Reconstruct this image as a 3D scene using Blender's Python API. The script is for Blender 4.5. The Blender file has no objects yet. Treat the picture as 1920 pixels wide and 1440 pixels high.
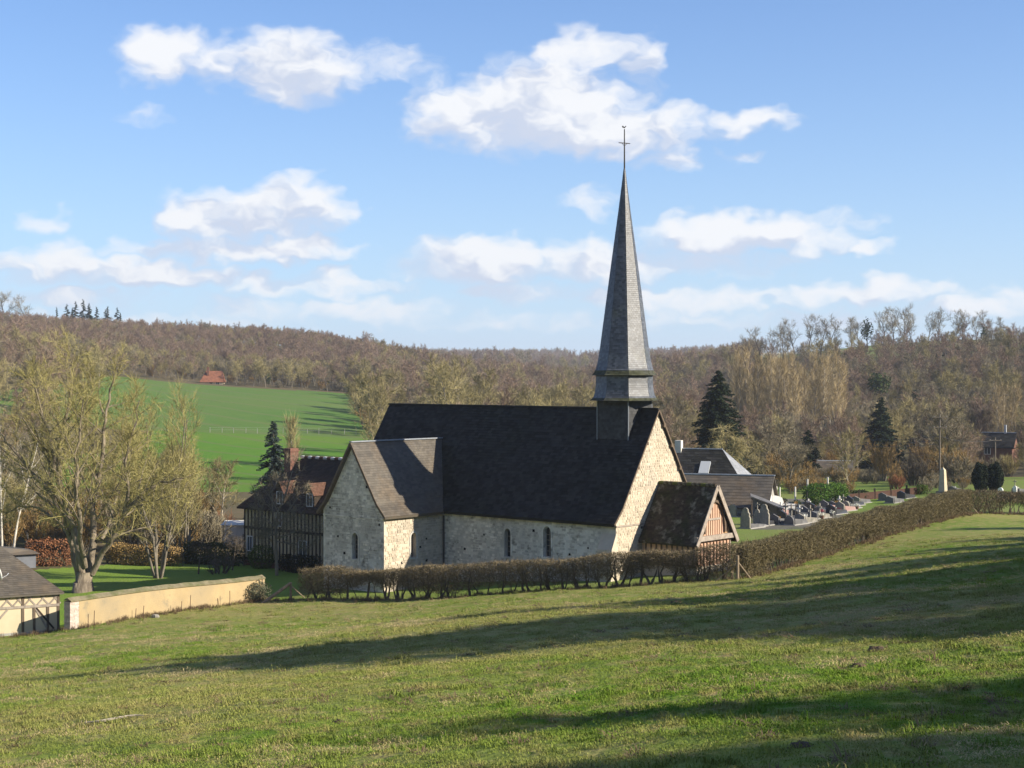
import bpy, math, random
import numpy as np
from mathutils import Vector, Matrix
from mathutils.geometry import tessellate_polygon

R = math.radians
rng = np.random.default_rng(11)
random.seed(5)
SC = bpy.context.scene
COL = SC.collection

# ------------------------------------------------------------------ camera
F, CU, CV, CAMZ = 3000.0, 960.0, 700.0, 13.0        # focal length in photo pixels, principal column, horizon row, eye height
cam_d = bpy.data.cameras.new('camera')
cam = bpy.data.objects.new('camera', cam_d); COL.objects.link(cam)
cam_d.sensor_width = 36.0
cam_d.lens = 36.0 * F / 1920.0
cam_d.shift_y = -20.0 / 1920.0
cam_d.clip_start = 0.1
cam_d.clip_end = 9000.0
cam.location = (0, 0, CAMZ)
cam.rotation_euler = (R(90), 0, 0)
SC.camera = cam

# ------------------------------------------------------------------ sun, sky, exposure
SUN_AZ, SUN_EL = -17.0, 27.0            # azimuth from +X towards +Y (sun stands to the right, a little on the camera's side)
S = Vector((math.cos(R(SUN_EL)) * math.cos(R(SUN_AZ)), math.cos(R(SUN_EL)) * math.sin(R(SUN_AZ)), math.sin(R(SUN_EL))))
sun_d = bpy.data.lights.new('sun', 'SUN')
sun = bpy.data.objects.new('sun', sun_d); COL.objects.link(sun)
sun_d.energy = 5.0
sun_d.angle = R(0.53)
sun_d.color = (1.0, 0.90, 0.74)
sun.rotation_euler = S.to_track_quat('Z', 'Y').to_euler()
sun.location = (60, -20, 60)

SC.view_settings.view_transform = 'Standard'
SC.view_settings.look = 'None'
SC.view_settings.gamma = 1.0
SC.view_settings.exposure = 0.95
SC.view_settings.use_curve_mapping = False
SC.cycles.max_bounces = 6
SC.cycles.diffuse_bounces = 2
SC.cycles.glossy_bounces = 2
SC.cycles.transmission_bounces = 2
SC.cycles.volume_bounces = 0
SC.cycles.transparent_max_bounces = 8
SC.cycles.use_denoising = True
SC.cycles.use_adaptive_sampling = False
SC.cycles.sample_clamp_indirect = 4.0

world = bpy.data.worlds.new('World'); SC.world = world
world.use_nodes = True
wt = world.node_tree


def build_world():
    nt = wt; N = nt.nodes; L = nt.links
    N.clear()
    out = N.new('ShaderNodeOutputWorld'); bg = N.new('ShaderNodeBackground')
    bg.inputs['Strength'].default_value = 0.072
    sky = N.new('ShaderNodeTexSky'); sky.sky_type = 'NISHITA'; sky.sun_disc = False
    sky.sun_elevation = R(SUN_EL); sky.sun_rotation = math.atan2(S.x, S.y)
    sky.altitude = 0; sky.air_density = 1.0; sky.dust_density = 0.1; sky.ozone_density = 3.5

    # cloud density as a group of the direction's (azimuth, elevation)
    g = bpy.data.node_groups.new('cloud_density', 'ShaderNodeTree')
    g.interface.new_socket('P', in_out='INPUT', socket_type='NodeSocketVector')
    g.interface.new_socket('D', in_out='OUTPUT', socket_type='NodeSocketFloat')
    g.interface.new_socket('L', in_out='OUTPUT', socket_type='NodeSocketFloat')
    gn, gl = g.nodes, g.links
    gi = gn.new('NodeGroupInput'); go = gn.new('NodeGroupOutput')

    def m(op, a, b=None, c=None, nodes=gn, links=gl, clamp=False):
        n = nodes.new('ShaderNodeMath'); n.operation = op; n.use_clamp = clamp
        for i, x in enumerate((a, b, c)):
            if x is None: continue
            if isinstance(x, (int, float)): n.inputs[i].default_value = x
            else: links.new(x, n.inputs[i])
        return n.outputs[0]

    def vm(op, a, b, nodes=gn, links=gl):
        n = nodes.new('ShaderNodeVectorMath'); n.operation = op
        for i, x in enumerate((a, b)):
            if isinstance(x, (tuple, list)): n.inputs[i].default_value = x
            else: links.new(x, n.inputs[i])
        return n

    # domain warp for ragged outlines
    wn = gn.new('ShaderNodeTexNoise'); wn.noise_dimensions = '2D'; wn.inputs['Scale'].default_value = 42; wn.inputs['Detail'].default_value = 2
    mp = vm('MULTIPLY', gi.outputs[0], (1, 1.6, 1))
    gl.new(mp.outputs[0], wn.inputs['Vector'])
    w2 = gn.new('ShaderNodeVectorMath'); w2.operation = 'MULTIPLY_ADD'
    gl.new(wn.outputs['Color'], w2.inputs[0]); w2.inputs[1].default_value = (.034, .020, 0); w2.inputs[2].default_value = (-.017, -.010, 0)
    pw = vm('ADD', gi.outputs[0], w2.outputs[0])
    lobes = [  # u, v, half width, half height, weight   (photo pixels; turned into angles)
        (540, 128, 130, 60, 1.0), (445, 118, 110, 40, .85), (295, 102, 80, 44, .75), (710, 112, 95, 34, .5),
        (1050, 200, 150, 86, 1.1), (920, 205, 150, 60, 1.0), (1110, 240, 220, 44, 1.1), (1095, 98, 105, 34, .75), (1208, 130, 42, 46, .85),
        (1410, 226, 85, 24, .8), (1245, 296, 62, 20, .65), (1392, 288, 34, 13, .45),
        (450, 408, 150, 44, 1.0), (568, 382, 82, 44, 1.0), (465, 466, 200, 22, .95),
        (300, 515, 130, 28, .95), (122, 486, 58, 36, .95), (35, 500, 80, 32, .8), (85, 415, 36, 20, .6), (270, 214, 34, 16, .35),
        (910, 488, 165, 40, 1.0), (1110, 490, 175, 36, 1.0), (1110, 380, 56, 26, .55),
        (1400, 440, 190, 38, 1.0), (1575, 412, 80, 20, .55), (1620, 463, 46, 13, .7), (1300, 495, 200, 24, .7),
        (1650, 548, 140, 22, .85), (1810, 578, 120, 17, .75), (1905, 560, 40, 24, .7), (640, 514, 40, 14, .75), (590, 535, 170, 22, .62), (150, 560, 200, 18, .6), (990, 548, 120, 18, .7), (600, 580, 260, 20, .62), (1270, 560, 220, 20, .58), (1000, 600, 300, 16, .5), (300, 600, 260, 14, .5), (1560, 600, 240, 14, .5)]
    def field(vec, items, off=(0, 0)):
        acc = None
        for (u, v, hw, hh, wgt) in items:
            az = math.atan((u - CU) / F); el = math.atan((CV - v) / F * math.cos(az))
            k = math.sqrt(.9 * wgt); sx_, sy_ = k * F / (hw * 1.27), k * F / (hh * 1.30)
            e = gn.new('ShaderNodeVectorMath'); e.operation = 'MULTIPLY_ADD'; gl.new(vec, e.inputs[0])
            e.inputs[1].default_value = (sx_, sy_, 0); e.inputs[2].default_value = (-(az - off[0]) * sx_, -(el - off[1]) * sy_, 0)
            q = vm('DOT_PRODUCT', e.outputs[0], e.outputs[0])
            x = m('SUBTRACT', wgt, q.outputs['Value'])
            acc = x if acc is None else m('MAXIMUM', acc, x)
        return acc
    acc = field(pw.outputs[0], lobes)
    acc2 = field(pw.outputs[0], [l for l in lobes if l[4] >= .8], (.006, .013))
    # scattered clouds of the same sort over the rest of the sky
    rn = gn.new('ShaderNodeTexNoise'); rn.noise_dimensions = '2D'; rn.inputs['Scale'].default_value = 5.5; rn.inputs['Detail'].default_value = 2
    rv = vm('MULTIPLY', gi.outputs[0], (1, 2.4, 1)); gl.new(rv.outputs[0], rn.inputs['Vector'])
    r1 = m('MULTIPLY_ADD', rn.outputs['Fac'], 7.0, -4.1)
    sx = gn.new('ShaderNodeSeparateXYZ'); gl.new(gi.outputs[0], sx.inputs[0])
    a = m('SUBTRACT', m('ABSOLUTE', sx.outputs[0]), .345)
    b = m('SUBTRACT', sx.outputs[1], .245)
    outm = m('MULTIPLY', m('MAXIMUM', a, b), 14.0, clamp=True)
    r2 = m('MULTIPLY_ADD', outm, 3.0, m('ADD', r1, -3.0))
    acc = m('MINIMUM', m('MAXIMUM', acc, r2), 1.1)
    # detail, and the same detail a little towards the sun for the shading
    def detail(off, det):
        fv = gn.new('ShaderNodeVectorMath'); fv.operation = 'MULTIPLY_ADD'; gl.new(pw.outputs[0], fv.inputs[0])
        fv.inputs[1].default_value = (1, 1.75, 1); fv.inputs[2].default_value = (off[0], off[1], 0)
        fn = gn.new('ShaderNodeTexNoise'); fn.noise_dimensions = '2D'; fn.inputs['Scale'].default_value = 21; fn.inputs['Detail'].default_value = det; fn.inputs['Roughness'].default_value = .55
        gl.new(fv.outputs[0], fn.inputs['Vector']); return fn.outputs['Fac']
    n1, n2 = detail((0, 0), 5), detail((.009, .020), 3)
    dens = m('ADD', acc, m('MULTIPLY_ADD', n1, 1.45, -.74))
    gl.new(dens, go.inputs[0])
    lt = m('MULTIPLY_ADD', m('SUBTRACT', n1, n2), 1.7, m('MULTIPLY', m('SUBTRACT', acc, m('MAXIMUM', m('MINIMUM', acc2, 1.0), -.4)), .55))
    gl.new(lt, go.inputs[1])

    tc = N.new('ShaderNodeTexCoord')
    sp = N.new('ShaderNodeSeparateXYZ'); L.new(tc.outputs['Generated'], sp.inputs[0])
    M = lambda op, a, b=None, c=None, clamp=False: m(op, a, b, c, N, L, clamp)
    az = M('ARCTAN2', sp.outputs[0], sp.outputs[1]); el = M('ARCSINE', sp.outputs[2])
    P = N.new('ShaderNodeCombineXYZ'); L.new(az, P.inputs[0]); L.new(el, P.inputs[1])
    g1 = N.new('ShaderNodeGroup'); g1.node_tree = g; L.new(P.outputs[0], g1.inputs[0])
    def sstep(x, lo, hi):
        n = N.new('ShaderNodeMapRange'); n.interpolation_type = 'SMOOTHSTEP'
        L.new(x, n.inputs['Value']); n.inputs['From Min'].default_value = lo; n.inputs['From Max'].default_value = hi
        return n.outputs['Result']
    cover = sstep(g1.outputs[0], -.03, .90)
    lit = sstep(g1.outputs[1], -.20, .40)
    cc = N.new('ShaderNodeMix'); cc.data_type = 'RGBA'
    L.new(lit, cc.inputs['Factor'])
    cc.inputs['A'].default_value = (4.7, 5.15, 6.2, 1); cc.inputs['B'].default_value = (7.1, 7.15, 7.3, 1)
    # no clouds below the horizon, thinner through the air near it
    hz = sstep(el, 0.0, .055)
    fac = M('MULTIPLY', M('MULTIPLY', cover, M('MULTIPLY_ADD', hz, .35, .6)), sstep(el, -.004, .006))
    # pale milky air low over the horizon, all the way round
    mk = N.new('ShaderNodeMix'); mk.data_type = 'RGBA'
    tint = N.new('ShaderNodeMix'); tint.data_type = 'RGBA'; tint.blend_type = 'MULTIPLY'; tint.inputs['Factor'].default_value = 1.0
    L.new(sky.outputs[0], tint.inputs['A']); tint.inputs['B'].default_value = (.74, .93, 1.22, 1)      # clear, strongly blue spring air
    L.new(tint.outputs['Result'], mk.inputs['A'])
    mk.inputs['B'].default_value = (4.6, 5.9, 7.6, 1)
    ex = M('POWER', 2.718, M('MULTIPLY', M('MAXIMUM', el, 0.0), -8.0))
    L.new(M('MULTIPLY', ex, .80), mk.inputs['Factor'])
    mx = N.new('ShaderNodeMix'); mx.data_type = 'RGBA'
    L.new(fac, mx.inputs['Factor']); L.new(mk.outputs['Result'], mx.inputs['A']); L.new(cc.outputs['Result'], mx.inputs['B'])
    L.new(mx.outputs['Result'], bg.inputs['Color'])
    L.new(bg.outputs[0], out.inputs[0])
    world.cycles.sampling_method = 'NONE'


build_world()


# ------------------------------------------------------------------ helpers
def P(u, v, D):
    return np.array([(u - CU) / F * D, D, CAMZ - (v - CV) / F * D])


def tag(o, label=None, cat=None, group=None, kind=None):
    if label: o['label'] = label
    if cat: o['category'] = cat
    if group: o['group'] = group
    if kind: o['kind'] = kind
    return o


def link(o, parent=None):
    COL.objects.link(o)
    if parent is not None: o.parent = parent
    return o


def empty(name, loc=(0, 0, 0), rz=0.0):
    o = bpy.data.objects.new(name, None); COL.objects.link(o)
    o.location = loc; o.rotation_euler = (0, 0, rz); o.empty_display_size = .3
    return o


class MB:
    """collects polygons as arrays and builds one mesh"""
    def __init__(s):
        s.v = []; s.f = []; s.n = 0; s.mi = []

    def add(s, verts, faces, mi=0):
        verts = np.asarray(verts, float).reshape(-1, 3); faces = np.asarray(faces, np.int64)
        s.v.append(verts); s.f.append(faces + s.n); s.n += len(verts)
        s.mi.append(np.full(len(faces), mi, np.int32))

    def poly(s, pts, mi=0):
        s.add(pts, [list(range(len(pts)))], mi)

    def box(s, a, b, mi=0):
        x0, y0, z0 = a; x1, y1, z1 = b
        v = [(x0, y0, z0), (x1, y0, z0), (x1, y1, z0), (x0, y1, z0), (x0, y0, z1), (x1, y0, z1), (x1, y1, z1), (x0, y1, z1)]
        s.add(v, [(0, 3, 2, 1), (4, 5, 6, 7), (0, 1, 5, 4), (1, 2, 6, 5), (2, 3, 7, 6), (3, 0, 4, 7)], mi)

    def hexa(s, v, mi=0):       # 8 corners: bottom 4, top 4
        s.add(v, [(0, 3, 2, 1), (4, 5, 6, 7), (0, 1, 5, 4), (1, 2, 6, 5), (2, 3, 7, 6), (3, 0, 4, 7)], mi)

    def beam(s, p, q, w, d, up=(0, 0, 1), mi=0):
        """bar from p to q, w across, d along the 'up' side direction"""
        p = np.array(p, float); q = np.array(q, float); t = q - p; t /= np.linalg.norm(t)
        a = np.cross(t, np.array(up, float)); a /= max(1e-9, np.linalg.norm(a)); b = np.cross(a, t)
        a = a * w / 2; b = b * d / 2
        s.hexa([p - a - b, p + a - b, p + a + b, p - a + b, q - a - b, q + a - b, q + a + b, q - a + b], mi)

    def prism(s, prof, axis_from, axis_to, mi=0):
        """closed profile (n,3) at axis_from swept by the vector axis_to"""
        a = np.array(prof, float); b = a + np.array(axis_to, float); n = len(a)
        s.add(np.vstack([a, b]), [(i, (i + 1) % n, n + (i + 1) % n, n + i) for i in range(n)], mi)
        s.v.append(a); s.f.append(np.array([list(range(n))[::-1]]) + s.n); s.n += n; s.mi.append(np.zeros(1, np.int32) + mi)
        s.v.append(b); s.f.append(np.array([list(range(n))]) + s.n); s.n += n; s.mi.append(np.zeros(1, np.int32) + mi)

    def tube(s, pts, rad, sides=5, mi=0):
        pts = np.asarray(pts, float); k = len(pts)
        rad = np.broadcast_to(np.asarray(rad, float), (k,))
        t = np.gradient(pts, axis=0); t /= np.maximum(1e-9, np.linalg.norm(t, axis=1))[:, None]
        ref = np.array([1., 0, 0]) if abs(t[0][0]) < .8 else np.array([0, 1., 0])
        a = np.cross(t, ref); a /= np.maximum(1e-9, np.linalg.norm(a, axis=1))[:, None]
        b = np.cross(t, a)
        ang = np.arange(sides) * 2 * math.pi / sides
        ring = pts[:, None, :] + rad[:, None, None] * (np.cos(ang)[None, :, None] * a[:, None, :] + np.sin(ang)[None, :, None] * b[:, None, :])
        i = np.arange(k - 1)[:, None] * sides; j = np.arange(sides)[None, :]; j2 = (j + 1) % sides
        f = np.stack([i + j, i + j2, i + sides + j2, i + sides + j], -1).reshape(-1, 4)
        s.add(ring.reshape(-1, 3), f, mi)

    def lathe(s, prof, sides=16, mi=0, cx=0, cy=0):
        prof = np.asarray(prof, float)
        ang = np.arange(sides) * 2 * math.pi / sides
        v = np.stack([np.stack([cx + r * np.cos(ang), cy + r * np.sin(ang), np.full(sides, z)], -1) for r, z in prof])
        i = np.arange(len(prof) - 1)[:, None] * sides; j = np.arange(sides)[None, :]; j2 = (j + 1) % sides
        s.add(v.reshape(-1, 3), np.stack([i + j, i + j2, i + sides + j2, i + sides + j], -1).reshape(-1, 4), mi)

    def tris(s, a, b, c, mi=0):
        """arrays (n,3)"""
        n = len(a)
        v = np.stack([a, b, c], 1).reshape(-1, 3)
        s.add(v, np.arange(3 * n).reshape(-1, 3), mi)

    def quads(s, a, b, c, d, mi=0):
        n = len(a)
        s.add(np.stack([a, b, c, d], 1).reshape(-1, 3), np.arange(4 * n).reshape(-1, 4), mi)

    def mesh(s, name, mats=None, smooth=False):
        me = bpy.data.meshes.new(name)
        if s.n:
            V = np.concatenate(s.v); me.vertices.add(len(V)); me.vertices.foreach_set('co', V.ravel())
            tot = np.concatenate([np.full(len(f), f.shape[1], np.int32) for f in s.f])
            loops = np.concatenate([f.ravel() for f in s.f]).astype(np.int32)
            me.loops.add(len(loops)); me.loops.foreach_set('vertex_index', loops)
            me.polygons.add(len(tot))
            st = np.zeros(len(tot), np.int32); st[1:] = np.cumsum(tot)[:-1]
            me.polygons.foreach_set('loop_start', st)
            me.polygons.foreach_set('loop_total', tot)
            me.polygons.foreach_set('material_index', np.concatenate(s.mi))
            me.polygons.foreach_set('use_smooth', np.full(len(tot), bool(smooth)))
            me.update(calc_edges=True)
        for mt in (mats if isinstance(mats, (list, tuple)) else [mats]):
            if mt: me.materials.append(mt)
        return me

    def build(s, name, mats, parent=None, smooth=False, kind=None):
        o = bpy.data.objects.new(name, s.mesh(name, mats, smooth)); link(o, parent)
        if kind: o['kind'] = kind
        return o


def copy_tree(o, parent=None):
    c = o.copy(); COL.objects.link(c)
    if parent is not None: c.parent = parent
    for ch in o.children: copy_tree(ch, c)
    return c


# ------------------------------------------------------------------ value noise for shapes
_tab = np.random.default_rng(3).random(65536)
def vnoise(x, y, seed=0):
    x = np.asarray(x, float); y = np.asarray(y, float)
    xi = np.floor(x).astype(np.int64); yi = np.floor(y).astype(np.int64); fx = x - xi; fy = y - yi
    fx = fx * fx * (3 - 2 * fx); fy = fy * fy * (3 - 2 * fy)
    h = lambda a, b: _tab[(a * 374761393 + b * 668265263 + seed * 97531) % 65521]
    return (h(xi, yi) * (1 - fx) + h(xi + 1, yi) * fx) * (1 - fy) + (h(xi, yi + 1) * (1 - fx) + h(xi + 1, yi + 1) * fx) * fy - .5
def fbm(x, y, o=4, seed=0):
    r = 0; a = 1.0; f = 1.0
    for k in range(o): r = r + a * vnoise(x * f, y * f, seed + k); a *= .5; f *= 2.03
    return r


# ------------------------------------------------------------------ materials
def _nodes(name):
    mt = bpy.data.materials.new(name); mt.use_nodes = True
    nt = mt.node_tree; return mt, nt, nt.nodes, nt.links, nt.nodes['Principled BSDF']


def mat(name, c1, c2=None, c3=None, scale=4.0, scale2=None, rough=.9, bump=0.0, bscale=None, spec=.25, island=0.0, instance=0.0,
        coords='Object', stretch=None, detail=6, transl=0.0, metallic=0.0, bias=(.35, .65), stain=None):
    """noise-mottled surface: c1/c2 mixed by one noise, c3 laid over by a larger one, optional lightness jitter per island / instance"""
    mt, nt, N, L, B = _nodes(name)
    B.inputs['Roughness'].default_value = rough; B.inputs['Specular IOR Level'].default_value = spec; B.inputs['Metallic'].default_value = metallic
    if coords == 'World':
        src = N.new('ShaderNodeNewGeometry').outputs['Position']
    else:
        src = N.new('ShaderNodeTexCoord').outputs['Object']
    if stretch:
        v = N.new('ShaderNodeVectorMath'); v.operation = 'MULTIPLY'; L.new(src, v.inputs[0]); v.inputs[1].default_value = stretch; src = v.outputs[0]

    def noise(sc, lo, hi, det=detail, rgh=.6):
        n = N.new('ShaderNodeTexNoise'); n.inputs['Scale'].default_value = sc; n.inputs['Detail'].default_value = det; n.inputs['Roughness'].default_value = rgh
        L.new(src, n.inputs['Vector'])
        r = N.new('ShaderNodeMapRange'); L.new(n.outputs['Fac'], r.inputs['Value']); r.inputs['From Min'].default_value = lo; r.inputs['From Max'].default_value = hi
        return r.outputs['Result'], n.outputs['Fac']

    def mix(fac, a, b, blend='MIX'):
        x = N.new('ShaderNodeMix'); x.data_type = 'RGBA'; x.blend_type = blend
        for k, val in (('A', a), ('B', b)):
            if isinstance(val, tuple): x.inputs[k].default_value = (*val, 1)
            else: L.new(val, x.inputs[k])
        if isinstance(fac, float): x.inputs['Factor'].default_value = fac
        else: L.new(fac, x.inputs['Factor'])
        return x.outputs['Result']
    col = c1
    if c2:
        f, raw = noise(scale, *bias); col = mix(f, c1, c2)
    if c3:
        f3, _ = noise(scale2 or scale * .22, .45, .68); col = mix(f3, col, c3)
    if stain:
        fs, _ = noise(stain[1], stain[2], stain[3], 8, .65); col = mix(fs, col, stain[0])
    if island or instance:
        val = None
        if island:
            ge = N.new('ShaderNodeNewGeometry'); a = N.new('ShaderNodeMath'); a.operation = 'MULTIPLY_ADD'
            L.new(ge.outputs['Random Per Island'], a.inputs[0]); a.inputs[1].default_value = island; a.inputs[2].default_value = 1 - island / 2; val = a.outputs[0]
        if instance:
            oi = N.new('ShaderNodeObjectInfo'); a = N.new('ShaderNodeMath'); a.operation = 'MULTIPLY_ADD'
            L.new(oi.outputs['Random'], a.inputs[0]); a.inputs[1].default_value = instance; a.inputs[2].default_value = 1 - instance / 2
            if val is None: val = a.outputs[0]
            else:
                b = N.new('ShaderNodeMath'); b.operation = 'MULTIPLY'; L.new(val, b.inputs[0]); L.new(a.outputs[0], b.inputs[1]); val = b.outputs[0]
        cv = N.new('ShaderNodeCombineColor'); [L.new(val, cv.inputs[i]) for i in range(3)]
        col = mix(1.0, col, cv.outputs[0], 'MULTIPLY')
    if isinstance(col, tuple): B.inputs['Base Color'].default_value = (*col, 1)
    else: L.new(col, B.inputs['Base Color'])
    if bump:
        n = N.new('ShaderNodeTexNoise'); n.inputs['Scale'].default_value = bscale or scale * 3; n.inputs['Detail'].default_value = 6; L.new(src, n.inputs['Vector'])
        b = N.new('ShaderNodeBump'); b.inputs['Strength'].default_value = bump; b.inputs['Distance'].default_value = .05
        L.new(n.outputs['Fac'], b.inputs['Height']); L.new(b.outputs[0], B.inputs['Normal'])
    if transl:
        tr = N.new('ShaderNodeBsdfTranslucent'); ms = N.new('ShaderNodeMixShader'); ms.inputs[0].default_value = transl
        if isinstance(col, tuple): tr.inputs['Color'].default_value = (*col, 1)
        else: L.new(col, tr.inputs['Color'])
        out = N['Material Output']
        L.new(B.outputs[0], ms.inputs[1]); L.new(tr.outputs[0], ms.inputs[2]); L.new(ms.outputs[0], out.inputs[0])
    return mt


M = {}
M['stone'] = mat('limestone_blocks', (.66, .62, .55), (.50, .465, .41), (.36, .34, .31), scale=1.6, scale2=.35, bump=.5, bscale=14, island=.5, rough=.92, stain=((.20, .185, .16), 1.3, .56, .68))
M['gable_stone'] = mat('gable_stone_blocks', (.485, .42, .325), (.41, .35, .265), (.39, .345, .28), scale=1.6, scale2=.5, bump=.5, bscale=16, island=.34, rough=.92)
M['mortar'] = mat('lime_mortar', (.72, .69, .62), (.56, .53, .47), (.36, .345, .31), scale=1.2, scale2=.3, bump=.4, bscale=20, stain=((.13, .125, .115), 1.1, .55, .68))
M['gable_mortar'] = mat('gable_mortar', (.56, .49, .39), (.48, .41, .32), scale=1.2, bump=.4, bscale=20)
M['dark_gap'] = mat('dark_gap', (.012, .011, .010))
M['slate'] = mat('roof_slate', (.022, .022, .022), (.033, .031, .030), (.020, .022, .016), scale=.8, island=.8, rough=.75, bump=.2, bscale=30, spec=.10)
M['slate_brown'] = mat('lichened_slate', (.078, .068, .056), (.108, .094, .074), (.12, .082, .046), scale=.9, scale2=.22, island=.4, rough=.62, bump=.2, bscale=30, spec=.35)
M['spire_slate'] = mat('spire_slate', (.064, .071, .084), (.105, .112, .124), (.052, .058, .070), scale=.9, island=.8, rough=.5, bump=.12, bscale=24, spec=.55, stain=((.085, .088, .05), .55, .58, .75))
M['moss_slate'] = mat('mossy_slate', (.055, .060, .034), (.075, .076, .045), (.06, .064, .06), scale=2.5, island=.6, rough=.85, spec=.1)
M['lead'] = mat('lead_flashing', (.20, .22, .25), (.26, .28, .31), rough=.45, scale=3, spec=.5)
M['iron'] = mat('wrought_iron', (.05, .045, .04), rough=.6)
M['zinc'] = mat('zinc', (.36, .38, .41), (.44, .46, .48), rough=.4, scale=2, spec=.5)
M['oak'] = mat('weathered_oak', (.16, .12, .085), (.10, .075, .055), scale=3, stretch=(3, 3, .6), bump=.4, bscale=20)
M['grey_oak'] = mat('grey_weathered_oak', (.36, .31, .26), (.24, .20, .165), scale=4, bump=.4, bscale=22)
M['dark_oak'] = mat('dark_stained_oak', (.030, .021, .015), (.045, .032, .022), scale=4, bump=.3)
M['pink_panel'] = mat('salmon_panel', (.52, .33, .235), (.56, .38, .27), (.47, .30, .22), scale=2.5, scale2=1.1, bump=.2)
M['ochre_panel'] = mat('ochre_panel', (.60, .42, .21), (.52, .36, .18), scale=2, bump=.2)
M['cream'] = mat('cream_render', (.58, .49, .34), (.53, .44, .30), (.46, .38, .26), scale=1.2, bump=.15, bscale=25, rough=.95)
M['ochre_wall'] = mat('ochre_lime_render', (.40, .305, .17), (.35, .265, .145), (.29, .235, .15), scale=1.1, scale2=.35, bump=.3, bscale=15, rough=.95, stain=((.20, .18, .13), 1.3, .56, .74))
M['coping'] = mat('mossy_coping', (.15, .13, .075), (.22, .19, .12), (.10, .11, .04), scale=3, scale2=1, bump=.5)
M['brick'] = mat('brick_red', (.17, .085, .06), (.13, .065, .048), scale=4, island=.4, bump=.3)
M['pier'] = mat('pale_brick_pier', (.58, .50, .44), (.42, .33, .28), scale=9, bump=.4, island=.3)
M['tile'] = mat('old_brown_tile', (.042, .029, .023), (.060, .038, .029), (.032, .025, .020), scale=1.4, scale2=.5, island=.55, bump=.3, bscale=20)
M['tile_red'] = mat('red_clay_tile', (.13, .068, .045), (.10, .052, .036), scale=2, island=.5, bump=.3)
M['moss_tile'] = mat('mossy_tile', (.038, .028, .019), (.065, .050, .034), (.028, .032, .010), scale=2.6, scale2=1.2, island=.75, bump=.6, bscale=12, stain=((.19, .18, .14), 1.7, .54, .66))
M['moss'] = mat('moss', (.10, .115, .02), (.06, .07, .015), scale=6, bump=.8)
M['glass'] = mat('dark_leaded_glass', (.018, .020, .022), (.03, .03, .03), rough=.25, scale=6, spec=.5)
M['win_glass'] = mat('window_glass', (.05, .06, .07), rough=.08, spec=.5)
M['white'] = mat('white_paint', (.78, .77, .74), (.68, .67, .63), scale=3)
M['offwhite'] = mat('pale_render', (.62, .60, .55), (.52, .50, .45), scale=2)
M['concrete'] = mat('concrete', (.34, .33, .31), (.26, .25, .23), scale=3)
M['granite'] = mat('grey_granite', (.11, .108, .11), (.16, .155, .15), (.07, .07, .07), scale=6, bump=.1, rough=.6)
M['pale_stone'] = mat('pale_tombstone', (.30, .275, .23), (.21, .195, .165), (.13, .125, .105), scale=4, scale2=1.4, bump=.3)
M['dark_stone'] = mat('black_granite', (.035, .035, .038), (.05, .05, .052), rough=.25, spec=.5, scale=10)
M['pink_stone'] = mat('rose_granite', (.32, .20, .17), (.25, .16, .14), rough=.4, scale=12)
M['wood_post'] = mat('weathered_post', (.26, .20, .14), (.18, .14, .095), scale=6, bump=.4)
M['pole_wood'] = mat('utility_pole', (.17, .14, .11), (.12, .10, .08), scale=4)
M['rust'] = mat('rust_brown_fence', (.075, .038, .026), (.055, .028, .02), scale=3)

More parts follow.
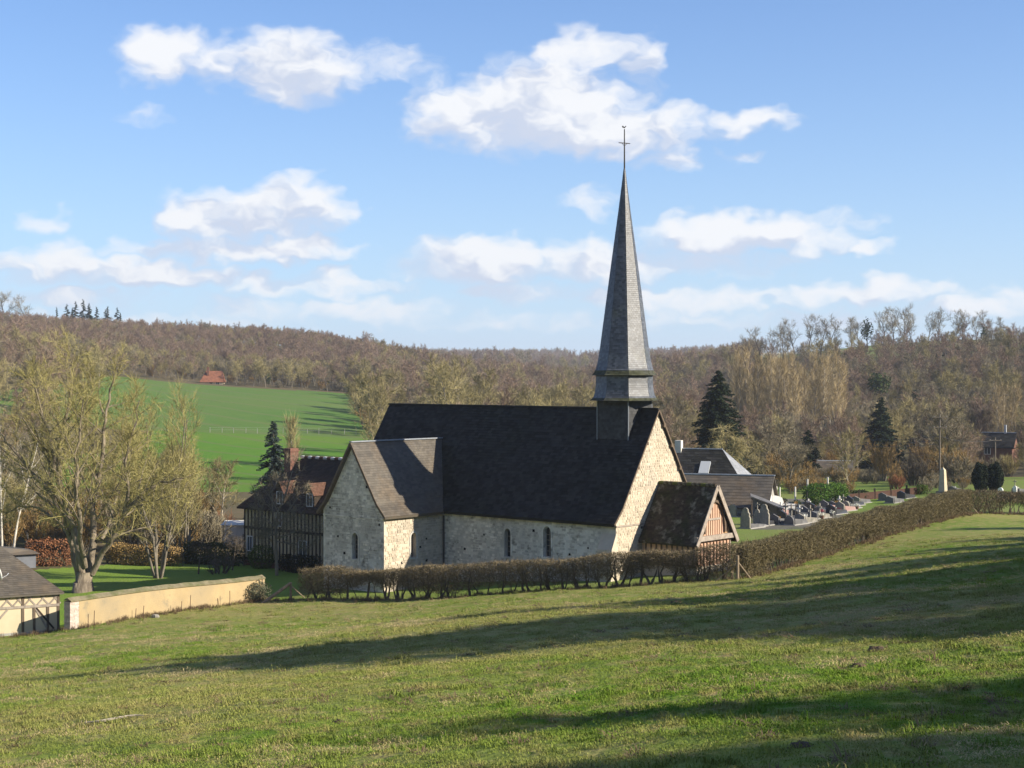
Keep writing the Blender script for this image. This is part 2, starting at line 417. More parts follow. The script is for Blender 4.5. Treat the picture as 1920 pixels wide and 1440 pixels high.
# ------------------------------------------------------------------ the lie of the land
def plane(x, y): return -2.14 + .098 * x - .113 * y
_cp = []
for (x, y) in [(0, 0), (-12, 0), (12, 0), (0, 16), (-9, 16), (9, 16), (0, 40), (-14, 40), (14, 42), (-32, 45), (28, 30), (0, -40), (40, -25), (-40, -25), (0, 65), (-18, 66), (16, 64), (30, 62), (-45, 70)]:
    _cp.append((x, y, plane(x, y)))
for (u, v, D) in [
    (112, 1183, 88), (130, 1180, 86), (495, 1124, 98.5), (550, 1127, 96), (850, 1121, 91), (1150, 1098, 88), (1385, 1086, 85), (1600, 1022, 105), (1810, 962, 130), (1920, 964, 133), (2300, 950, 140),
    (1165, 1088, 92), (832, 1090, 101), (720, 1112, 97), (654, 1075, 106.7), (1310, 1072, 93), (1380, 1050, 100),
    (300, 1090, 108), (480, 1072, 115), (200, 1098, 106), (100, 1090, 110), (250, 1060, 120), (600, 1068, 118), (458, 1058, 121), (0, 1080, 112), (-300, 1100, 110),
    (0, 985, 150), (250, 985, 150), (0, 920, 190), (500, 975, 160), (300, 905, 215), (450, 905, 215), (650, 905, 215), (380, 812, 290), (560, 818, 290), (680, 824, 290), (270, 712, 430), (480, 728, 430), (690, 742, 430), (800, 765, 430),
    (250, 815, 285), (0, 800, 270), (0, 690, 400), (-300, 690, 380), (0, 650, 520), (0, 618, 650), (250, 634, 650), (500, 646, 650), (700, 674, 650), (300, 690, 510), (550, 705, 520), (900, 704, 800), (1050, 712, 900), (0, 645, 900), (500, 675, 900),
    (800, 930, 170), (1000, 920, 170), (900, 830, 300), (1100, 830, 300), (900, 785, 450), (1100, 780, 450), (1100, 728, 700), (1100, 695, 1500), (1120, 668, 2500), (900, 672, 2600), (500, 668, 2600), (0, 650, 2600), (1920, 650, 2600), (1150, 668, 3800), (0, 655, 4000), (1920, 655, 4000),
    (1300, 985, 125), (1500, 975, 130), (1420, 950, 145), (1600, 945, 150), (1700, 928, 160), (1900, 905, 175), (1400, 885, 215), (1700, 888, 215), (1900, 880, 235), (1300, 860, 250), (1500, 840, 290), (1700, 800, 320), (1900, 775, 320),
    (1400, 770, 410), (1250, 775, 440), (1500, 690, 465), (1700, 664, 470), (1900, 650, 470), (1250, 725, 560), (1920, 640, 650), (1500, 664, 650), (1300, 705, 650), (2500, 640, 500), (2600, 720, 260), (-900, 650, 500), (-900, 820, 250)]:
    p = P(u, v, D); _cp.append((p[0], p[1], p[2] - CAMZ))
_cp = np.array(_cp)
def _w(x, y):
    y = np.maximum(y, -45.)
    return np.stack([4.0 * x / (y + 60.), 1.6 * np.log(y + 60.)], -1)
_W = _w(_cp[:, 0], _cp[:, 1])
def _phi(r2): return np.where(r2 > 1e-12, .5 * r2 * np.log(np.maximum(r2, 1e-12)), 0.)
_n = len(_W)
_K = _phi(((_W[:, None] - _W[None]) ** 2).sum(-1)) + np.eye(_n) * 2e-4
_Pm = np.hstack([np.ones((_n, 1)), _W])
_A = np.zeros((_n + 3, _n + 3)); _A[:_n, :_n] = _K; _A[:_n, _n:] = _Pm; _A[_n:, :_n] = _Pm.T
_sol = np.linalg.solve(_A, np.concatenate([_cp[:, 2], np.zeros(3)]))


def ground(x, y, fine=True):
    x = np.atleast_1d(np.asarray(x, float)); y = np.atleast_1d(np.asarray(y, float))
    w = _w(x, y); z = np.zeros(len(x))
    for i in range(0, len(x), 20000):
        ww = w[i:i + 20000]
        z[i:i + 20000] = _phi(((ww[:, None] - _W[None]) ** 2).sum(-1)) @ _sol[:_n] + np.hstack([np.ones((len(ww), 1)), ww]) @ _sol[_n:]
    if fine:   # trodden, lumpy pasture
        near = np.clip((105 - y) / 30, 0, 1)
        z = z + near * (.30 * fbm(x / 11, y / 9, 3, 5) + .10 * fbm(x / 1.9, y / 1.5, 3, 9) + .05 * fbm(x / .8, y / .7, 2, 15))
        z = z + np.clip((y - 220) / 80, 0, 1) * .6 * fbm(x / 40, y / 40, 2, 21)
    return z + CAMZ


def gz(x, y): return float(ground(x, y)[0])


def G(u, v, d0=10., d1=700.):
    """where the line of sight through photo pixel (u, v) meets the ground"""
    d = np.geomspace(d0, d1, 900)
    z = ground((u - CU) / F * d, d); r = CAMZ - (v - CV) / F * d
    k = np.argmax(r <= z)
    if r[k] > z[k]: k = len(d) - 1
    D = d[k]; x = (u - CU) / F * D
    return np.array([x, D, gz(x, D)])


def GD(u, D):
    x = (u - CU) / F * D
    return np.array([x, D, gz(x, D)])


# border of the pasture: cottage, garden wall, hedges (x, y)
BORDER = np.array([(-400, -20), (-60, 68), (-32.3, 83.6), (-24.5, 87.6), (-23.4, 85.9), (-15.3, 98.5), (-13.1, 96.7), (-3.3, 91.4), (5.6, 88.0), (12.0, 85.2), (22.4, 105), (36.8, 129.6), (43.0, 132.6), (60, 137), (90, 142), (400, 170)])


def grass_material(name, lush, mid, straw, straw_amt, world_scale=1.0, bump=.6, big=.05):
    mt, nt, N, L, B = _nodes(name)
    B.inputs['Roughness'].default_value = .95; B.inputs['Specular IOR Level'].default_value = .1
    pos = N.new('ShaderNodeNewGeometry').outputs['Position']
    def noise(sc, det, lo, hi, off=0.0):
        v = N.new('ShaderNodeVectorMath'); v.operation = 'ADD'; L.new(pos, v.inputs[0]); v.inputs[1].default_value = (off, off * .7, 0)
        n = N.new('ShaderNodeTexNoise'); n.inputs['Scale'].default_value = sc; n.inputs['Detail'].default_value = det; n.inputs['Roughness'].default_value = .62
        L.new(v.outputs[0], n.inputs['Vector'])
        r = N.new('ShaderNodeMapRange'); L.new(n.outputs['Fac'], r.inputs['Value']); r.inputs['From Min'].default_value = lo; r.inputs['From Max'].default_value = hi
        return r.outputs['Result']
    def mix(f, a, b):
        x = N.new('ShaderNodeMix'); x.data_type = 'RGBA'; L.new(f, x.inputs['Factor'])
        for k, val in (('A', a), ('B', b)):
            if isinstance(val, tuple): x.inputs[k].default_value = (*val, 1)
            else: L.new(val, x.inputs[k])
        return x.outputs['Result']
    c = mix(noise(.9 * world_scale, 6, .38, .62), lush, mid)
    c = mix(noise(big, 4, .40, .62, 31), c, tuple(.5 * (a + b) for a, b in zip(mid, straw)))
    f = noise(1.7 * world_scale, 8, .62 - straw_amt, .80 - straw_amt * .8, 57)
    c = mix(f, c, straw)
    c = mix(noise(3.3 * world_scale, 8, .60, .72, 91), c, (lush[0] * .55, lush[1] * .52, lush[2] * .6))
    L.new(c, B.inputs['Base Color'])
    n = N.new('ShaderNodeTexNoise'); n.inputs['Scale'].default_value = 7 * world_scale; n.inputs['Detail'].default_value = 8; L.new(pos, n.inputs['Vector'])
    b = N.new('ShaderNodeBump'); b.inputs['Strength'].default_value = bump; b.inputs['Distance'].default_value = .12
    L.new(n.outputs['Fac'], b.inputs['Height']); L.new(b.outputs[0], B.inputs['Normal'])
    return mt


M['meadow'] = grass_material('pasture_grass', (.086, .176, .013), (.130, .196, .022), (.29, .24, .10), .17)
M['lawn'] = grass_material('lawn_grass', (.13, .23, .025), (.15, .24, .03), (.17, .20, .05), .02)
M['yard'] = grass_material('churchyard_grass', (.12, .20, .026), (.14, .20, .036), (.19, .17, .075), .06)
M['crop'] = grass_material('winter_wheat', (.070, .148, .026), (.086, .158, .030), (.12, .155, .045), .0, .25, .2, .012)
M['pasture2'] = grass_material('far_pasture', (.072, .175, .014), (.088, .18, .018), (.12, .17, .03), .0, .4, .2, .02)
M['wood_floor'] = grass_material('woodland_floor', (.075, .075, .030), (.10, .085, .045), (.14, .105, .06), .12, .5, .4, .02)
M['hill_pasture'] = grass_material('hilltop_pasture', (.10, .15, .035), (.13, .16, .05), (.17, .16, .07), .03, .2, .2, .01)
M['gravel'] = mat('grey_gravel', (.15, .135, .11), (.10, .092, .075), (.075, .085, .035), scale=3, scale2=.4, coords='World', bump=.5, bscale=18)
M['stubble'] = mat('pale_stubble', (.42, .36, .24), (.36, .32, .22), scale=.02, coords='World')


for k_ in ('crop', 'pasture2'):       # drill rows and tramlines
    nt_ = M[k_].node_tree; N_, L_ = nt_.nodes, nt_.links; B_ = N_['Principled BSDF']; src_ = B_.inputs['Base Color'].links[0].from_socket
    w_ = N_.new('ShaderNodeTexWave'); w_.bands_direction = 'DIAGONAL'; w_.inputs['Scale'].default_value = .035 if k_ == 'crop' else .05; w_.inputs['Distortion'].default_value = 2.5; w_.inputs['Detail'].default_value = 3; w_.inputs['Detail Scale'].default_value = .6
    L_.new(N_.new('ShaderNodeNewGeometry').outputs['Position'], w_.inputs['Vector'])
    r_ = N_.new('ShaderNodeMapRange'); L_.new(w_.outputs['Fac'], r_.inputs['Value']); r_.inputs['From Min'].default_value = .0; r_.inputs['From Max'].default_value = .12; r_.inputs['To Min'].default_value = .5; r_.inputs['To Max'].default_value = 0
    x_ = N_.new('ShaderNodeMix'); x_.data_type = 'RGBA'; L_.new(r_.outputs[0], x_.inputs['Factor']); L_.new(src_, x_.inputs['A']); x_.inputs['B'].default_value = (.13, .14, .06, 1); L_.new(x_.outputs['Result'], B_.inputs['Base Color'])


def axis(parts):
    out = []
    for a, b, st in parts: out.append(np.arange(a, b, st))
    out.append(np.array([parts[-1][1]])); return np.concatenate(out)


xs = np.concatenate([-np.geomspace(2800, 270, 26), np.arange(-250, -50, 4.), np.arange(-50, -20, .65), np.arange(-20, 20, .36), np.arange(20, 60, .65), np.arange(60, 260, 4.), np.geomspace(265, 2800, 26)])
ys = np.concatenate([np.arange(-60, 8, 4.), np.arange(8, 52, .36), np.arange(52, 140, .65), np.arange(140, 300, 1.6), np.arange(300, 660, 4.), np.geomspace(665, 4200, 36)])
X, Y = np.meshgrid(xs, ys)
Z = ground(X.ravel(), Y.ravel()).reshape(X.shape)
cx = .25 * (X[:-1, :-1] + X[1:, :-1] + X[:-1, 1:] + X[1:, 1:]); cy = .25 * (Y[:-1, :-1] + Y[1:, :-1] + Y[:-1, 1:] + Y[1:, 1:])
U = CU + F * cx / np.maximum(cy, 1.)
edge = np.interp(cx, BORDER[:, 0], BORDER[:, 1])
use = np.full(cx.shape, 0)                       # woodland floor
use[cy < edge] = 1                               # the sloping pasture
behind = cy >= edge
use[behind & (cx < -9) & (cx > -48) & (cy < 122) & (cy - 104 < .9 * (cx + 48))] = 2      # garden lawn
use[behind & (cx >= -13.6) & (cy < 204) & (cx > -.06 * cy - 8) & (cx < .34 * cy + 12)] = 3  # churchyard and cemetery
# crop field with the lower pasture under it (bounded by real map lines, here written as fans from the farm track)
FIELD_L = lambda y: -.2567 * y + 6 * np.sin(y / 40)
top = 430 + .06 * (cx + 60)
use[(cy > 292 + .05 * (cx + 55)) & (cy < top) & (cx > -105) & (cx < -24 - .10 * (cy - 300))] = 4
use[(cy > 200) & (cy <= 292 + .05 * (cx + 55)) & (cx > -66 + .0 * cy) & (cx < -14)] = 5
use[(cy > 121) & (cy < 157) & (cx > .150 * cy) & (cx < .205 * cy + .02 * (cy - 120))] = 8
use[(cy > 455) & (cx > 105) & (cy < 1500) & (cx < 900)] = 6
use[(cy > 1800) & (cx > -200) & (cx < 500)] = 6
use[(cy > 2250) & (cy < 2500) & (cx > 60) & (cx < 600)] = 7
names = {0: ('woodland_ground', 'wood_floor', 'brown woodland ground of the valley and the wooded hills'),
         1: ('meadow', 'meadow', 'sloping green pasture crossed by long tree shadows'),
         2: ('lawn', 'lawn', 'bright green garden lawn behind the ochre wall'),
         3: ('churchyard', 'yard', 'grass of the churchyard and cemetery behind the hedge'),
         4: ('crop_field', 'crop', 'blue-green winter crop field rising to the wood'),
         5: ('lower_field', 'pasture2', 'bright green pasture below the crop field fence'),
         6: ('hilltop_field', 'hill_pasture', 'green hilltop pasture behind the skyline trees'),
         8: ('cemetery_gravel', 'gravel', 'grey gravel between the cemetery tombs'),
         7: ('stubble_field', 'stubble', 'pale bare field on the far plateau')}
idx = np.arange(X.size).reshape(X.shape)
quad = np.stack([idx[:-1, :-1], idx[:-1, 1:], idx[1:, 1:], idx[1:, :-1]], -1)
allv = np.stack([X, Y, Z], -1).reshape(-1, 3)
for k, (nm, mk, lb) in names.items():
    q = quad[use == k]
    if not len(q): continue
    ids, inv = np.unique(q.ravel(), return_inverse=True)
    mb = MB(); mb.add(allv[ids], inv.reshape(-1, 4))
    o = mb.build(nm, M[mk], smooth=True)
    tag(o, lb, nm.split('_')[-1] if k else 'ground', kind='structure')

# ------------------------------------------------------------------ roofing and masonry pieces
def _along(curve, s):
    seg = np.linalg.norm(np.diff(curve, axis=0), axis=1); cum = np.concatenate([[0], np.cumsum(seg)]); tot = cum[-1]
    t = np.clip(s, 0, 1) * tot
    return np.array([np.interp(t, cum, curve[:, k]) for k in range(3)])


def slates(mb, Lc, Rc, w=.26, e=.17, thick=.014, jit=.004, r=None, gap=.006, mi=0, foot=0):
    """overlapping slates or tiles on the ruled surface between two polylines (both run from eave to ridge)"""
    r = r or rng
    Lc = np.asarray(Lc, float); Rc = np.asarray(Rc, float)
    mid = .5 * (Lc + Rc); tot = np.linalg.norm(np.diff(mid, axis=0), axis=1).sum()
    rows = max(1, int(round(tot / e)))
    for i in range(rows):
        a = i / rows; b = min(1.0, (i + 1.3) / rows)
        bl, br, tl, tr = _along(Lc, a), _along(Rc, a), _along(Lc, b), _along(Rc, b)
        width = max(np.linalg.norm(br - bl), np.linalg.norm(tr - tl))
        nrm = np.cross((br + tr - bl - tl), (tl + tr - bl - br)); ln = np.linalg.norm(nrm)
        if ln < 1e-9: continue
        nrm /= ln
        n = max(1, int(round(width / w)))
        t = (np.arange(n + 2) - (.5 if i % 2 else 0.0)) / n
        t = np.clip(t + (r.random(n + 2) - .5) * .08 / n, 0, 1); t[0] = 0; t[-1] = 1
        t0, t1 = t[:-1], t[1:]
        ok = (t1 - t0) > .15 / n; t0, t1 = t0[ok], t1[ok]; k = len(t0)
        g = gap / max(width, .05); t0 = t0 + g / 2; t1 = t1 - g / 2
        li = (thick * 2 + jit * (r.random(k) - .3))[:, None] * nrm
        li2 = (thick * 2 + jit * (r.random(k) - .3))[:, None] * nrm
        to = (.003 + jit * .5 * r.random(k))[:, None] * nrm
        sag = ((r.random(k) - .5) * e * .10)[:, None] * ((tl + tr - bl - br) / np.linalg.norm(tl + tr - bl - br))
        A = bl + t0[:, None] * (br - bl) + li + sag; Bq = bl + t1[:, None] * (br - bl) + li2 + sag
        Cq = tl + t1[:, None] * (tr - tl) + to; Dq = tl + t0[:, None] * (tr - tl) + to
        V = np.stack([A, Bq, Cq, Dq, A - thick * nrm, Bq - thick * nrm], 1).reshape(-1, 3)
        o = np.arange(k)[:, None] * 6
        f = np.concatenate([o + np.array([[0, 1, 2, 3]]), o + np.array([[4, 5, 1, 0]])])
        mb.add(V, f, 1 if i < foot else mi)


def _inside(px, pz, poly):
    c = np.zeros(len(px), bool); n = len(poly); j = n - 1
    for i in range(n):
        xi, zi = poly[i]; xj, zj = poly[j]
        if zi != zj: c ^= ((zi > pz) != (zj > pz)) & (px < (xj - xi) * (pz - zi) / (zj - zi) + xi)
        j = i
    return c


def lancet(cx, z0, z1, w, n=7):
    """pointed-round arched opening outline, counter-clockwise"""
    r = w / 2; zs = z1 - r * 1.25
    pts = [(cx - r, z0), (cx + r, z0)]
    for k in range(n + 1):
        a = math.pi * k / n
        pts.append((cx + r * math.cos(a), zs + 1.25 * r * math.sin(a)))
    return pts


def stone_wall(wall_name, parent, O, ax, nrm, poly, openings, m_wall, m_stone, depth=.34, course=(.13, .20), length=(.16, .38), holes=0, skip=.04, seed=1, stones=True, depth_in=.02):
    """wall face in the plane through O (ax across, z up, nrm outwards) with arched openings, and its proud stones"""
    O = np.array(O, float); ax = np.array(ax, float); nrm = np.array(nrm, float); up = np.array([0, 0, 1.])
    T = lambda x, z, d=0.0: O + ax * x + up * z + nrm * d
    loops = [poly] + openings
    flat = [Vector((x, z, 0)) for lp in loops for (x, z) in lp]
    tri = tessellate_polygon([[Vector((x, z, 0)) for (x, z) in lp] for lp in loops])
    wb = MB()
    V = np.array([T(p.x, p.y) for p in flat])
    tri = np.array(tri)
    p0, p1, p2 = V[tri[:, 0]], V[tri[:, 1]], V[tri[:, 2]]
    flip = (np.cross(p1 - p0, p2 - p0) @ nrm) < 0
    tri[flip] = tri[flip][:, ::-1]
    wb.add(V, tri)
    for op in openings:
        n = len(op)
        for i in range(n):
            a, b = op[i], op[(i + 1) % n]
            wb.poly([T(*a), T(*a, -depth), T(*b, -depth), T(*b)])
    w = wb.build(wall_name, m_wall, parent)
    if stones:
        r = np.random.default_rng(seed); sb = MB()
        px = [p[0] for p in poly]; pz = [p[1] for p in poly]
        z = min(pz)
        while z < max(pz):
            h = r.uniform(*course); x = min(px) - r.uniform(0, .3)
            while x < max(px):
                l = r.uniform(*length)
                xa, xb, za, zb = x + .012, x + l - .012, z + .010, z + h - .010
                qx = np.array([xa, xb, xb, xa, .5 * (xa + xb)]); qz = np.array([za, za, zb, zb, .5 * (za + zb)])
                ok = _inside(qx, qz, poly).all() and r.random() > skip
                if ok:
                    for op in openings:
                        ox = [p[0] for p in op]; oz = [p[1] for p in op]
                        if xb > min(ox) - .02 and xa < max(ox) + .02 and zb > min(oz) - .02 and za < max(oz) + .02: ok = False
                if ok:
                    d = depth_in * r.uniform(.3, 1.3); j = lambda: r.uniform(-.012, .012)
                    f = [(xa + j(), za + j()), (xb + j(), za + j()), (xb + j(), zb + j()), (xa + j(), zb + j())]
                    b4 = [T(a, c, -.005) for a, c in f]; t4 = [T(a * .94 + .06 * .5 * (xa + xb), c * .92 + .08 * .5 * (za + zb), d) for a, c in f]
                    sb.add(b4 + t4, [(4, 5, 6, 7), (0, 1, 5, 4), (1, 2, 6, 5), (2, 3, 7, 6), (3, 0, 4, 7)])
                x += l
            z += h
        if sb.n: sb.build('stonework', m_stone, w, kind='stuff')
    r = np.random.default_rng(seed + 50)
    for k in range(holes):     # putlog holes: small dark sockets
        for _ in range(30):
            x = r.uniform(min(p[0] for p in poly) + .3, max(p[0] for p in poly) - .3); z = r.uniform(.2, max(p[1] for p in poly) - .6)
            if _inside(np.array([x]), np.array([z]), poly)[0] and all(not (min(p[0] for p in op) - .25 < x < max(p[0] for p in op) + .25) for op in openings): break
        hb = MB(); s_ = r.uniform(.05, .085); q = [(x - s_, z - s_), (x + s_, z - s_), (x + s_ * .9, z + s_), (x - s_, z + s_ * .8)]
        hb.add([T(a, c, .028) for a, c in q] + [T(a, c, -.02) for a, c in q], [(0, 1, 2, 3), (0, 4, 5, 1), (1, 5, 6, 2), (2, 6, 7, 3), (3, 7, 4, 0)])
        hb.build('wall_socket', M['dark_gap'], w)
    return w, T


def lancet_window(parent, T, cx, z0, z1, w, depth=.30):
    """dressed-stone surround, dark glazing and bars in an opening made by stone_wall"""
    fb = MB(); inner = lancet(cx, z0, z1, w); outer = lancet(cx, z0 - .09, z1 + .13, w + .26)
    n = len(inner)
    for i in range(n):
        a, b, c, d = inner[i], inner[(i + 1) % n], outer[(i + 1) % n], outer[i]
        fb.add([T(*a, .030), T(*b, .030), T(*c, .030), T(*d, .030), T(*c, -.01), T(*d, -.01), T(*a, -.01), T(*b, -.01)], [(0, 1, 2, 3)[::-1], (3, 2, 4, 5)[::-1], (1, 0, 6, 7)[::-1]])
    wdw = fb.build('window', M['mortar'], parent)
    gb = MB(); gb.poly([T(*p, -depth) for p in inner]); gb.build('pane', M['glass'], wdw)
    bb = MB()
    for k in range(1, 5): zz = z0 + (z1 - z0) * k / 5.6; bb.beam(T(cx - w / 2, zz, -depth + .03), T(cx + w / 2, zz, -depth + .03), .025, .02)
    bb.beam(T(cx, z0, -depth + .035), T(cx, z1 - .05, -depth + .035), .03, .03, up=(0, 1, .3))
    bb.build('glazing_bar', M['grey_oak'], wdw, kind='stuff')
    return wdw


# ------------------------------------------------------------------ the church (local X: out of the west gable, Y: across the nave, Z up)
CH = np.array([5.98, 92.0, CAMZ - 11.9]); CH_RZ = math.atan2(-.658, .753)
def ch_world(x, y, z=0.0):
    return np.array([CH[0] + .753 * x + .658 * y, CH[1] - .658 * x + .753 * y, CH[2] + z])


church = empty('church', CH, CH_RZ)
tag(church, 'stone village church with dark slate roof and tall slender slate spire', 'church')
NL, NW, EV, RG = 22.4, 8.0, 3.42, 9.75
TX0, TX1, TY, TE, TR = -19.1, -13.66, -5.25, 3.36, 7.62
TXM = .5 * (TX0 + TX1)

# walls
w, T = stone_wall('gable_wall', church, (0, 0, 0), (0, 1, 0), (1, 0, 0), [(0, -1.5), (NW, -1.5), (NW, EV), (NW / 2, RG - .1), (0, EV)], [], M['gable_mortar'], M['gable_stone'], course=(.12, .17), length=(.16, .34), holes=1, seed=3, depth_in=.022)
sb = MB(); sb.box((-.02, -.02, 3.02), (.05, 3.0, 3.12)); sb.build('string_course', M['grey_oak'], church)
w, T = stone_wall('nave_wall', church, (0, 0, 0), (-1, 0, 0), (0, -1, 0), [(0, -2.5), (NL, -2.5), (NL, EV), (0, EV)],
                  [lancet(8.29, .72, 2.45, .50), lancet(5.155, .95, 2.78, .60)], M['mortar'], M['stone'], holes=22, seed=4, skip=.30)
lancet_window(church, T, 8.29, .72, 2.45, .50); lancet_window(church, T, 5.155, .95, 2.78, .60)
w, T = stone_wall('transept_gable_wall', church, (TX0, TY, 0), (1, 0, 0), (0, -1, 0), [(0, -3), (TX1 - TX0, -3), (TX1 - TX0, TE), (TXM - TX0, TR - .08), (0, TE)],
                  [lancet(2.9, .45, 2.05, .52)], M['mortar'], M['stone'], holes=5, seed=5, skip=.12)
lancet_window(church, T, 2.9, .45, 2.05, .52)
sb = MB(); sb.box((TX0 + .02, TY - .05, 3.0), (TX1 - .02, TY + .02, 3.09)); sb.build('string_course', M['mortar'], church)
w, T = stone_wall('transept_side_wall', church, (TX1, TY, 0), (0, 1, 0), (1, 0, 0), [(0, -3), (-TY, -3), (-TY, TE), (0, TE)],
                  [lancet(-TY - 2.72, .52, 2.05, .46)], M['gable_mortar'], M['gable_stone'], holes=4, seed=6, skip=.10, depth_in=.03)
lancet_window(church, T, -TY - 2.72, .52, 2.05, .46)
wb = MB()
wb.poly([(TX0, TY, -3), (TX0, 0, -3), (TX0, 0, TE), (TX0, TY, TE)][::-1])
wb.poly([(0, NW, -2.5), (-NL, NW, -2.5), (-NL, NW, EV), (0, NW, EV)])
wb.poly([(-NL, 0, -2.5), (-NL, 0, EV), (-NL, NW / 2, RG - .1), (-NL, NW, EV), (-NL, NW, -2.5)])
wb.build('rear_wall', M['mortar'], church)
# corner buttress, splayed at the foot
bb = MB()
bb.hexa([(-1.0, -.62, -1.6), (.04, -.62, -1.6), (.04, .0, -1.6), (-1.0, .0, -1.6), (-1.0, -.46, 1.75), (.04, -.46, 1.75), (.04, .0, 1.75), (-1.0, .0, 1.75)])
bb.hexa([(-1.0, -.46, 1.75), (.04, -.46, 1.75), (.04, .0, 1.75), (-1.0, .0, 1.75), (-1.0, -.03, 2.65), (.04, -.03, 2.65), (.04, .0, 2.65), (-1.0, .0, 2.65)])
bt = bb.build('buttress', M['gable_mortar'], church)
stone_wall('buttress_face', church, (.043, -.46, 0), (0, 1, 0), (1, 0, 0), [(-.14, -1.5), (.46, -1.5), (.46, 2.6), (.44, 2.6), (.02, 1.75)], [], M['gable_mortar'], M['gable_stone'], seed=9)
# rain pipe in the corner
pb = MB(); pb.tube([(TX1 + .10, -.12, 2.95), (TX1 + .10, -.12, -2)], .055, 8); pb.build('downpipe', M['iron'], church)

# nave roof
prof = [(-.36, 3.24), (.42, 4.10), (NW / 2, RG + .02), (NW - .42, 4.10), (NW + .36, 3.24)]
inner = [(y * .985 + .06, z - .16) for y, z in prof]
rb = MB()
for k in range(4):
    (y0, z0), (y1, z1) = prof[k], prof[k + 1]; (a0, b0), (a1, b1) = inner[k], inner[k + 1]
    rb.hexa([(.13, a0, b0), (.13, a1, b1), (-NL - .15, a1, b1), (-NL - .15, a0, b0), (.13, y0, z0), (.13, y1, z1), (-NL - .15, y1, z1), (-NL - .15, y0, z0)])
roof = rb.build('nave_roof', M['slate'], church)
sb = MB()
Lc = [(-NL - .2, y, z) for y, z in prof[:3]]; Rc = [(.16, y, z) for y, z in prof[:3]]
slates(sb, Lc, Rc, .30, .20)
Lc = [(.16, y, z) for y, z in prof[:1:-1]]; Rc = [(-NL - .2, y, z) for y, z in prof[:1:-1]]
slates(sb, Lc, Rc, .40, .28)
sb.build('slates', M['slate'], roof, kind='stuff')
cb = MB(); cb.beam((.16, NW / 2, RG + .05), (-NL - .2, NW / 2, RG + .05), .26, .10); cb.build('ridge_cap', M['slate'], roof)
vb = MB()
for s_ in (0, 1):      # light mortar fillet and board along the west verge
    for k in range(2):
        (y0, z0), (y1, z1) = prof[k], prof[k + 1]
        if s_: y0, y1 = NW - y0, NW - y1
        vb.beam((.17, y0, z0 - .04), (.17, y1, z1 - .04), .035, .09, up=(0, 0, 1))
vb.build('verge_board', M['oak'], roof)
kb = MB()
for t in (.25, .47, .69, .88):
    y = NW - t * NW / 2; z = EV + t * (RG - EV); kb.box((.02, y - .02, z - .30), (.2, y + .16, z - .10))
for t in (.28, .50, .72):
    y = t * NW / 2; z = EV + t * (RG - EV); kb.box((.02, y - .10, z - .30), (.2, y + .04, z - .12))
kb.build('purlin_end', M['oak'], church, kind='stuff')

# transept roof
pr = [(TX1 + .34, 3.20), (TX1 - .40, 3.98), (TXM, TR + .02)]
def nave_y(z): return .42 + (z - 4.10) / (RG + .02 - 4.10) * (NW / 2 - .42) if z > 4.10 else -.36 + (z - 3.24) / .86 * .78
tb = MB(); FR = TY - .22
for sgn in (1, -1):
    q = [(TXM + sgn * (x - TXM), z) for x, z in pr]
    for k in range(2):
        (x0, z0), (x1, z1) = q[k], q[k + 1]
        a, b = nave_y(z0), nave_y(z1)
        bot = [(x0 - sgn * .05, FR, z0 - .15), (x0 - sgn * .05, a + .2, z0 - .15), (x1, b + .2, z1 - .15), (x1, FR, z1 - .15)]
        topq = [(x0, FR, z0), (x0, a + .2, z0), (x1, b + .2, z1), (x1, FR, z1)]
        if sgn < 0: bot, topq = bot[::-1], topq[::-1]
        tb.hexa(bot + topq)
troof = tb.build('transept_roof', M['slate_brown'], church)
sb = MB()
Lc = [(x, FR - .03, z) for x, z in pr]; Rc = [(x, nave_y(z) + .02, z) for x, z in pr]
slates(sb, Lc, Rc, .27, .18)
q = [(2 * TXM - x, z) for x, z in pr]
slates(sb, [(x, nave_y(z) + .02, z) for x, z in q], [(x, FR - .03, z) for x, z in q], .35, .24)
sb.build('slates', M['slate_brown'], troof, kind='stuff')
cb = MB(); cb.beam((TXM, FR - .03, TR + .06), (TXM, nave_y(TR) + .1, TR + .06), .22, .07); cb.build('ridge_cap', M['lead'], troof)
vb = MB()
for sgn in (1, -1):
    q = [(TXM + sgn * (x - TXM), z) for x, z in pr]
    for k in range(2): vb.beam((q[k][0], FR - .045, q[k][1] - .06), (q[k + 1][0], FR - .045, q[k + 1][1] - .06), .04, .15)
vb.build('verge_board', M['oak'], troof)

